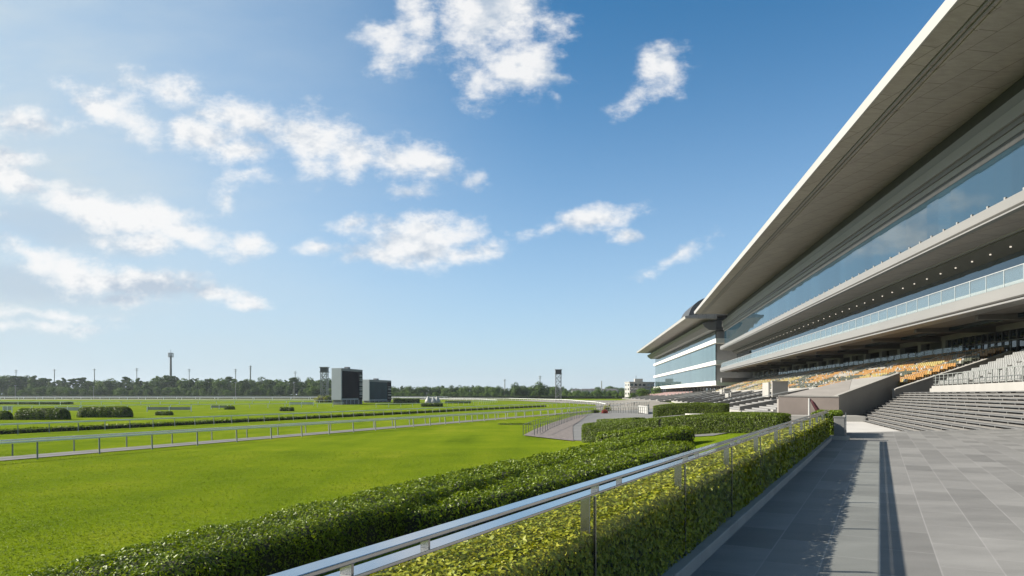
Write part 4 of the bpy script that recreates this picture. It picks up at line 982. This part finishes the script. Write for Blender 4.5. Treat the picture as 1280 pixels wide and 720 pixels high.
# brown stair enclosure at the left end of the bench terrace
t = thing('stair_enclosure', 'brown walled stair enclosure with sloping sides at the end of the bench terrace', 'stair enclosure', (33, 72, -1.1))
FR = Vector((34.0, 71.0)); FL = Vector((28.5, 73.0)); BR = Vector((45.7, 80.4)); BL = Vector((41.2, 83.1))
zF, zFL, zBR, zBL = 1.31, 1.39, 4.05, 3.45
def wallp(p, q, th, zp, zq, z0, name, mat, cop=True):
    d = (q-p).normalized(); n_ = Vector((-d.y, d.x))*th
    pl = [(p.x,p.y),(q.x,q.y),(q.x+n_.x,q.y+n_.y),(p.x+n_.x,p.y+n_.y)]
    wo = MB().prism(pl, z0, [zp,zq,zq,zp]).build(name, M[mat], t)
    if cop:
        e = n_.normalized()*.05
        pl = [(p.x-e.x,p.y-e.y),(q.x-e.x,q.y-e.y),(q.x+n_.x+e.x,q.y+n_.y+e.y),(p.x+n_.x+e.x,p.y+n_.y+e.y)]
        MB().prism(pl, [zp+.003,zq+.003,zq+.003,zp+.003], [zp+.12,zq+.12,zq+.12,zp+.12]).build('coping', M['conc_l'], wo)
wallp(FL, FR, .35, zFL, zF, -2.4, 'front_wall', 'brown')
dR = (BR-FR).normalized()
wallp(FR+dR*.0+Vector((.02,.36)), BR, .35, zF+.05, zBR, -2.4, 'side_wall', 'conc_w')
wallp(FL+Vector((.3,.36)), BL, .35, zFL-.3, zBL-.4, -2.4, 'side_wall', 'wallbeige', False)
def slab(pts, name, mat):
    vs = [(x, y, z-.22) for x, y, z in pts]+[(x, y, z) for x, y, z in pts]; k_ = len(pts)
    MB().add(vs, [tuple(range(k_-1, -1, -1)), tuple(range(k_, 2*k_))]+[(i, (i+1)%k_, k_+(i+1)%k_, k_+i) for i in range(k_)]).build(name, M[mat], t)
fl3 = (FL.x+.35, FL.y+.45, zFL+.02); fr3 = (FR.x-.15, FR.y+.55, zF+.02); br3 = (BR.x-.3, BR.y+.3, zBR-.12); bl3 = (BL.x+.2, BL.y+.1, zBL)
rm3 = tuple(fr3[i]+(br3[i]-fr3[i])*.2 for i in range(3))
slab([fl3, fr3, rm3, bl3], 'roof_slab', 'wallbeige')
slab([(rm3[0]+.02, rm3[1]-.01, rm3[2]), br3, (bl3[0]+.02, bl3[1]-.01, bl3[2])], 'roof_panel', 'conc_w')
wallp(BL+Vector((.3,.2)), BR+Vector((-.3,.25)), .35, zBL-.3, zBR-.4, -2.4, 'back_wall', 'conc_w', False)
MB().prism([(27.4,69.6),(34.8,67.2),(35.4,70.3),(28.0,72.8)], -1.3, -.55).build('front_step', M['conc_l'], t)
MB().box((26.4, 71.9, -.8), (1.6, 1.2, 1.3), -.35).build('end_block', M['conc_w'], t)
# post with a furled dark cloth
c = P(1011.5, 519, 61); c.z = -1.1
t = thing('flag_post', 'slim white post with a furled dark red flag before the brown enclosure', 'post', c)
MB().tube([(c.x,c.y,c.z),(c.x,c.y,c.z+2.35)], [.10,.08], 10).build('pole', M['white'], t)
MB().lathe(c, [(.45,0),(.45,.10),(.2,.25),(.12,.4)], 14).build('foot', M['white'], t)
MB().tube([(c.x+.05,c.y,c.z+2.3),(c.x+.35,c.y-.05,c.z+1.9),(c.x+.75,c.y-.1,c.z+1.2),(c.x+1.15,c.y-.1,c.z+.45),(c.x+1.25,c.y-.1,c.z+.2)], [.06,.15,.20,.17,.05], 8).build('flag', M['red'], t, smooth=True)

# --- second grandstand ---------------------------------------------
Yn, Yf = 255.0, 469.0
s2 = thing('grandstand', 'second paler teal glazed grandstand beyond the far end of the great roof', 'grandstand', S(51, -2.8, 360, T2))
sw([(39.6,29.2),(39.8,28.4),(51.5,28.2),(51.5,29.6),(72,31.5),(72,32.3)], Yn, Yf, T2, 'roof', 'soffit', s2)
sw([(39.4,29.25),(39.65,28.34),(39.79,28.34),(39.62,29.19),(46,30.0),(46,30.12)], Yn-.1, Yf+.1, T2, 'roof_fascia', 'white', s2)
sw([(46.5,26.6),(47.2,25.4),(49,24.2),(51.6,24.2),(51.6,27.5),(48,27.4)], Yn+2, Yf-1, T2, 'roof_beam', 'grey', s2)
sw(rect(51.65,54,24.3,28.1), Yn+2, Yf-2, T2, 'roof_shade_infill', 'dark', s2)  # recess shade under this roof put in as a dark-coloured block
for (ht, hb_, hg) in ((20.9,19.3,24.18),(12.7,11.2,19.28),(5.1,3.35,11.18)):
    sw([(51.0,ht),(51.1,hb_+.1),(51.6,hb_),(66,hb_),(66,ht),(51.2,ht+.05)], Yn, Yf, T2, 'fascia', 'white_b', s2)
    sw(rect(51.9,52.2,ht+.06,hg), Yn+5, Yf-3, T2, 'glazing', 'tglass', s2)
sw(rect(52.3,66,5.2,24), Yn+5.2, Yf-3.2, T2, 'storeys', 'lgrey', s2)
sw(rect(60,61,-2.5,3.34), Yn+2, Yf-3, T2, 'window_wall', 'wglass', s2)
for i in range(24):
    p = S(56, -.2, Yn+4+i*9, T2); MB().box((p.x, p.y, p.z+1.77), (.7, .7, 3.54)).build('column', M['conc_l'], s2)
sw(rect(66.1,74,-2.6,30.6), Yn+3, Yf-4, T2, 'rear_block', 'lgrey', s2)
av = []; 
pr = [(41.5+9.5*(1-math.cos(math.pi*k/14)), 28.9+8.2*math.sin(math.pi*k/14)) for k in range(15)]
sw(pr, Yn+4, Yn+26, T2, 'roof_vault', 'dark', s2)
tr2 = thing('stepped_terrace', 'far terrace with faded pink seats at the foot of the second grandstand', 'terrace', S(40, -2.7, 360, T2))
sw(stepped(30, 55.8, -2.7, .75, 12, -4.4), Yn, Yf+8, T2, 'steps', 'conc', tr2)
seat_bank(tr2, 31, 55, -2.55, .65, 14, T2, lambda X: 330, Yf-4, 2.2, 2.0, lambda i, Y: 5 if (Y % 28) > 3 and i > 5 else (4 if (i > 5 and Y % 7 < 2) else None), 40, MATS)
for i in range(8):
    Y = 262+i*26
    MB().add([S(30,-2.5,Y,T2),S(30,-2.5,Y+2.5,T2),S(55.5,.9,Y+2.5,T2),S(55.5,.9,Y,T2),S(30,-1.9,Y,T2),S(30,-1.9,Y+2.5,T2),S(55.5,1.4,Y+2.5,T2),S(55.5,1.4,Y,T2)],[(3,2,1,0),(4,5,6,7),(0,1,5,4),(1,2,6,5),(2,3,7,6),(3,0,4,7)]).build('aisle_ramp', M['conc_l'], tr2)

# ================================================================== SKY AND LIGHT
SUN_EL, SUN_AZ = R(29.5), R(4.0)      # azimuth: from straight left, a little beyond
sdir = Vector((-math.cos(SUN_EL)*math.cos(SUN_AZ), math.cos(SUN_EL)*math.sin(SUN_AZ), math.sin(SUN_EL)))
ld = bpy.data.lights.new('sun', 'SUN'); ld.energy = 5.0; ld.angle = R(.53); ld.color = (1.0, .93, .82)
lo = bpy.data.objects.new('sun', ld); COL.objects.link(lo); lo.rotation_euler = (-sdir).to_track_quat('-Z', 'Y').to_euler()
w = bpy.data.worlds.new('World'); sc.world = w; w.use_nodes = True; nt = w.node_tree; nt.nodes.clear(); l = nt.links
out = N(nt, 'ShaderNodeOutputWorld')
sky = N(nt, 'ShaderNodeTexSky', sky_type='NISHITA'); sky.sun_disc = False; sky.sun_elevation = SUN_EL
sky.sun_rotation = math.atan2(sdir.x, sdir.y); sky.air_density = .6; sky.dust_density = .7; sky.ozone_density = 2.0; sky.altitude = 0
bg = N(nt, 'ShaderNodeBackground', Strength=.072)
tint = N(nt, 'ShaderNodeMix', data_type='RGBA', blend_type='MULTIPLY'); tint.inputs[0].default_value = 1; tint.inputs[7].default_value = (.40,1.09,1.27,1); l.new(sky.outputs[0], tint.inputs[6]); l.new(tint.outputs[2], bg.inputs[0])
tc = N(nt, 'ShaderNodeTexCoord'); sx = N(nt, 'ShaderNodeSeparateXYZ'); l.new(tc.outputs['Generated'], sx.inputs[0])
def math_(op, a, b=None, c=None, clamp=False):
    n_ = N(nt, 'ShaderNodeMath', operation=op); n_.use_clamp = clamp
    for i, v in enumerate((a, b, c)):
        if v is None: continue
        if isinstance(v, (int, float)): n_.inputs[i].default_value = v
        else: l.new(v, n_.inputs[i])
    return n_.outputs[0]
yy = math_('MAXIMUM', sx.outputs['Y'], .02)
cb = N(nt, 'ShaderNodeCombineXYZ'); l.new(math_('DIVIDE', sx.outputs['X'], yy), cb.inputs[0]); l.new(math_('DIVIDE', sx.outputs['Z'], yy), cb.inputs[1])
# warp the lookup so that no cloud has a clean outline
wn = N(nt, 'ShaderNodeTexNoise', Scale=9.0, Detail=4); l.new(cb.outputs[0], wn.inputs['Vector'])
wv = N(nt, 'ShaderNodeVectorMath', operation='MULTIPLY_ADD'); l.new(wn.outputs['Color'], wv.inputs[0]); wv.inputs[1].default_value = (.07,.045,0)
s_ = N(nt, 'ShaderNodeVectorMath', operation='SUBTRACT'); l.new(cb.outputs[0], s_.inputs[0]); s_.inputs[1].default_value = (.035,.0225,0); l.new(s_.outputs[0], wv.inputs[2])
BL = [(612,30,72,66,0,1.2),(640,80,60,44,0,1.1),(600,95,36,32,0,.9),(690,28,28,20,0,.8),(695,98,30,13,0,.7),(482,58,38,36,-35,.95),(520,20,32,36,0,1.0),
 (792,122,52,17,25,.75),(830,78,42,26,45,.95),(212,106,58,22,-10,.95),(300,142,58,24,-18,1.0),(385,178,56,40,-10,1.1),(440,190,44,30,0,.95),(512,200,66,28,-5,1.0),(520,238,36,15,0,.75),
 (265,165,52,24,-15,1.05),(300,190,50,22,-15,.95),(312,219,42,13,0,.7),(34,152,44,22,0,.95),(125,130,60,18,-25,.75),(165,148,46,30,-30,.7),(80,150,24,10,0,.4),
 (25,226,70,22,-24,1.15),(95,256,80,24,-20,1.2),(170,268,90,24,-8,1.25),(232,290,62,20,-20,1.15),(185,300,60,22,-8,.95),(20,199,40,14,-12,.95),(-30,215,50,22,0,1.1),(45,322,60,18,-15,.85),(95,343,80,24,-12,1.15),(175,352,110,22,-7,1.2),(262,366,80,14,-5,1.0),(300,378,60,8,-2,.7),(140,372,70,12,0,.85),(130,305,30,9,-15,.6),(40,395,120,10,0,.6),(60,320,50,14,-10,.8),
 (312,302,36,13,0,.8),(402,308,46,13,0,.85),(437,278,28,13,0,.9),(278,248,16,26,0,.6),(520,302,86,34,3,1.15),(540,278,50,22,0,1.0),(585,319,56,14,5,.9),(475,316,50,18,0,.9),
 (742,270,62,17,8,1.0),(685,285,42,12,20,.7),(787,293,26,11,0,.75),(848,320,42,17,22,.85),(822,336,30,11,15,.5),(598,220,16,18,0,.65),(690,124,9,15,0,.45),(60,410,90,9,0,.55),(560,150,40,12,0,.0),
 (-60,120,60,30,0,.9),(-140,300,150,40,-8,1.0),(-220,180,90,36,-10,1.0)]
dens = None
for (cx, cy, rx, ry, rot, stg) in BL:
    if stg <= 0: continue
    mp = N(nt, 'ShaderNodeMapping', vector_type='TEXTURE'); l.new(wv.outputs[0], mp.inputs[0])
    mp.inputs['Location'].default_value = ((cx-640)/F, (HOR-cy)/F, 0); mp.inputs['Rotation'].default_value = (0, 0, R(rot)); mp.inputs['Scale'].default_value = (rx*1.25/F, ry*1.35/F, 1)
    ln = N(nt, 'ShaderNodeVectorMath', operation='LENGTH'); l.new(mp.outputs[0], ln.inputs[0])
    v = math_('MULTIPLY_ADD', ln.outputs['Value'], -stg, stg)
    if dens is None: dens = v
    else: dens = math_('SMOOTH_MAX', dens, v, .18)
def fbm(vec, sc_, det, rough_=.62):
    n_ = N(nt, 'ShaderNodeTexNoise', Scale=sc_, Detail=det); n_.inputs['Roughness'].default_value = rough_; l.new(vec, n_.inputs['Vector']); return n_.outputs[0]
mpn = N(nt, 'ShaderNodeMapping'); mpn.inputs['Scale'].default_value = (1,1.5,1); l.new(cb.outputs[0], mpn.inputs[0])
f1 = fbm(mpn.outputs[0], 11.0, 11, .66)
of = N(nt, 'ShaderNodeVectorMath', operation='ADD'); l.new(mpn.outputs[0], of.inputs[0]); of.inputs[1].default_value = (-.018,.030,0)
f2 = fbm(of.outputs[0], 11.0, 6)
f3 = fbm(mpn.outputs[0], 5.0, 5)
of3 = N(nt, 'ShaderNodeVectorMath', operation='ADD'); l.new(mpn.outputs[0], of3.inputs[0]); of3.inputs[1].default_value = (-.03,.06,0)
f4 = fbm(of3.outputs[0], 5.0, 5)
d0 = math_('ADD', dens, math_('MULTIPLY_ADD', f1, 2.5, -1.25-.22))
mask = N(nt, 'ShaderNodeMapRange', interpolation_type='SMOOTHSTEP'); mask.inputs['From Min'].default_value = -.16; mask.inputs['From Max'].default_value = .66; l.new(d0, mask.inputs['Value'])
# clouds behind the viewer, on a plane overhead
zz = math_('MAXIMUM', sx.outputs['Z'], .04)
c2 = N(nt, 'ShaderNodeCombineXYZ'); l.new(math_('DIVIDE', sx.outputs['X'], zz), c2.inputs[0]); l.new(math_('DIVIDE', sx.outputs['Y'], zz), c2.inputs[1])
fb = fbm(c2.outputs[0], 1.1, 8)
mb_ = N(nt, 'ShaderNodeMapRange', interpolation_type='SMOOTHSTEP'); mb_.inputs['From Min'].default_value = .56; mb_.inputs['From Max'].default_value = .72; l.new(fb, mb_.inputs['Value'])
side = N(nt, 'ShaderNodeMapRange', interpolation_type='SMOOTHSTEP'); side.inputs['From Min'].default_value = .35; side.inputs['From Max'].default_value = .05; l.new(sx.outputs['Y'], side.inputs['Value'])
up_ = N(nt, 'ShaderNodeMapRange', interpolation_type='SMOOTHSTEP'); up_.inputs['From Min'].default_value = .03; up_.inputs['From Max'].default_value = .15; l.new(sx.outputs['Z'], up_.inputs['Value'])
back = math_('MULTIPLY', math_('MULTIPLY', mb_.outputs[0], side.outputs[0]), up_.outputs[0])
front = math_('MULTIPLY', mask.outputs[0], math_('SUBTRACT', 1.0, side.outputs[0]))
total = math_('MULTIPLY', math_('MAXIMUM', front, back), .93, clamp=True)
# thicker parts are whiter towards the sun and greyer below
sh = math_('ADD', math_('MULTIPLY', math_('SUBTRACT', f1, f2), 2.0), math_('MULTIPLY_ADD', math_('SUBTRACT', f3, f4), 4.0, .66), clamp=True)
cr = N(nt, 'ShaderNodeValToRGB'); cr.color_ramp.elements[0].color = (.50,.585,.69,1); cr.color_ramp.elements[1].color = (.95,.945,.94,1); cr.color_ramp.elements[1].position = .72
l.new(sh, cr.inputs[0])
bc = N(nt, 'ShaderNodeBackground', Strength=.455); l.new(cr.outputs[0], bc.inputs[0])
# thin high veil: dense towards the horizon and on the sun's side
hz_ = math_('POWER', math_('SUBTRACT', 1.0, math_('MULTIPLY', math_('MAXIMUM', sx.outputs['Z'], 0.0), 1.65), clamp=True), 2.2)
lf = N(nt, 'ShaderNodeMapRange', interpolation_type='SMOOTHSTEP'); lf.inputs['From Min'].default_value = .10; lf.inputs['From Max'].default_value = -.80; lf.inputs['To Max'].default_value = .95; l.new(sx.outputs['X'], lf.inputs['Value'])
mpv = N(nt, 'ShaderNodeMapping'); mpv.inputs['Scale'].default_value = (1.2,3.5,1); mpv.inputs['Rotation'].default_value = (0,0,R(20)); l.new(cb.outputs[0], mpv.inputs[0])
vn = fbm(mpv.outputs[0], 2.2, 7, .58)
lv = math_('MULTIPLY', lf.outputs[0], math_('MULTIPLY_ADD', vn, 1.3, .35))
veil = math_('SUBTRACT', 1.0, math_('MULTIPLY', math_('SUBTRACT', 1.0, hz_, clamp=True), math_('SUBTRACT', 1.0, lv, clamp=True)), clamp=True)
veil = math_('SUBTRACT', math_('ADD', veil, math_('MULTIPLY', hz_, .0)), 0.0, clamp=True)
bv = N(nt, 'ShaderNodeBackground', Strength=.443); bv.inputs[0].default_value = (.62,.72,.785,1)
mv = N(nt, 'ShaderNodeMixShader'); l.new(veil, mv.inputs[0]); l.new(bg.outputs[0], mv.inputs[1]); l.new(bv.outputs[0], mv.inputs[2])
# grey undersides of the long banks
gd = None
for (cx, cy, rx, ry, rot, stg) in [(50,282,130,26,-6,1.0),(150,300,70,16,-6,.7),(25,358,110,22,-2,1.0),(130,372,60,9,0,.5),(-90,290,120,40,0,.9)]:
    mp = N(nt, 'ShaderNodeMapping', vector_type='TEXTURE'); l.new(wv.outputs[0], mp.inputs[0])
    mp.inputs['Location'].default_value = ((cx-640)/F, (HOR-cy)/F, 0); mp.inputs['Rotation'].default_value = (0, 0, R(rot)); mp.inputs['Scale'].default_value = (rx*1.3/F, ry*1.4/F, 1)
    ln = N(nt, 'ShaderNodeVectorMath', operation='LENGTH'); l.new(mp.outputs[0], ln.inputs[0])
    v = math_('MULTIPLY_ADD', ln.outputs['Value'], -stg, stg); gd = v if gd is None else math_('SMOOTH_MAX', gd, v, .15)
gm = N(nt, 'ShaderNodeMapRange', interpolation_type='SMOOTHSTEP'); gm.inputs['From Min'].default_value = 0; gm.inputs['From Max'].default_value = .7; gm.inputs['To Max'].default_value = .5; l.new(math_('ADD', gd, math_('MULTIPLY_ADD', f3, .8, -.4)), gm.inputs['Value'])
bgx = N(nt, 'ShaderNodeBackground', Strength=.46); bgx.inputs[0].default_value = (.47,.575,.69,1)
mg = N(nt, 'ShaderNodeMixShader'); l.new(math_('MULTIPLY', gm.outputs[0], math_('SUBTRACT', 1.0, side.outputs[0])), mg.inputs[0]); l.new(mv.outputs[0], mg.inputs[1]); l.new(bgx.outputs[0], mg.inputs[2])
mx = N(nt, 'ShaderNodeMixShader'); l.new(total, mx.inputs[0]); l.new(mg.outputs[0], mx.inputs[1]); l.new(bc.outputs[0], mx.inputs[2]); l.new(mx.outputs[0], out.inputs[0])
w.cycles.sampling_method = 'MANUAL'; w.cycles.sample_map_resolution = 512

# ================================================================== AIR
m, nt, n, l = nodes('haze_air'); o_ = N(nt, 'ShaderNodeOutputMaterial'); pv = N(nt, 'ShaderNodeVolumePrincipled', Density=.00009, Anisotropy=.3); pv.inputs['Color'].default_value = (.80,.88,.97,1); l.new(pv.outputs[0], o_.inputs['Volume'])
hz = MB().box((0, 1250, 25), (4200, 2900, 66)).build('haze', m); hz['kind'] = 'stuff'

# ================================================================== CAMERA
cd = bpy.data.cameras.new('camera'); cam = bpy.data.objects.new('camera', cd); COL.objects.link(cam)
cam.location = (0, 0, EYE); cam.rotation_euler = (R(90), 0, 0); cd.sensor_width = 36; cd.lens = 24; cd.shift_y = (HOR-360)/1280
cd.clip_end = 6000; cd.clip_start = .05; sc.camera = cam
vs = sc.view_settings; sc.display_settings.display_device = 'sRGB'; vs.view_transform = 'Standard'; vs.look = 'None'; vs.exposure = 1.15; vs.gamma = 1; vs.use_curve_mapping = False
cy = sc.cycles; cy.max_bounces = 6; cy.diffuse_bounces = 3; cy.glossy_bounces = 3; cy.transmission_bounces = 4; cy.transparent_max_bounces = 12; cy.caustics_reflective = False; cy.caustics_refractive = False; cy.use_denoising = True
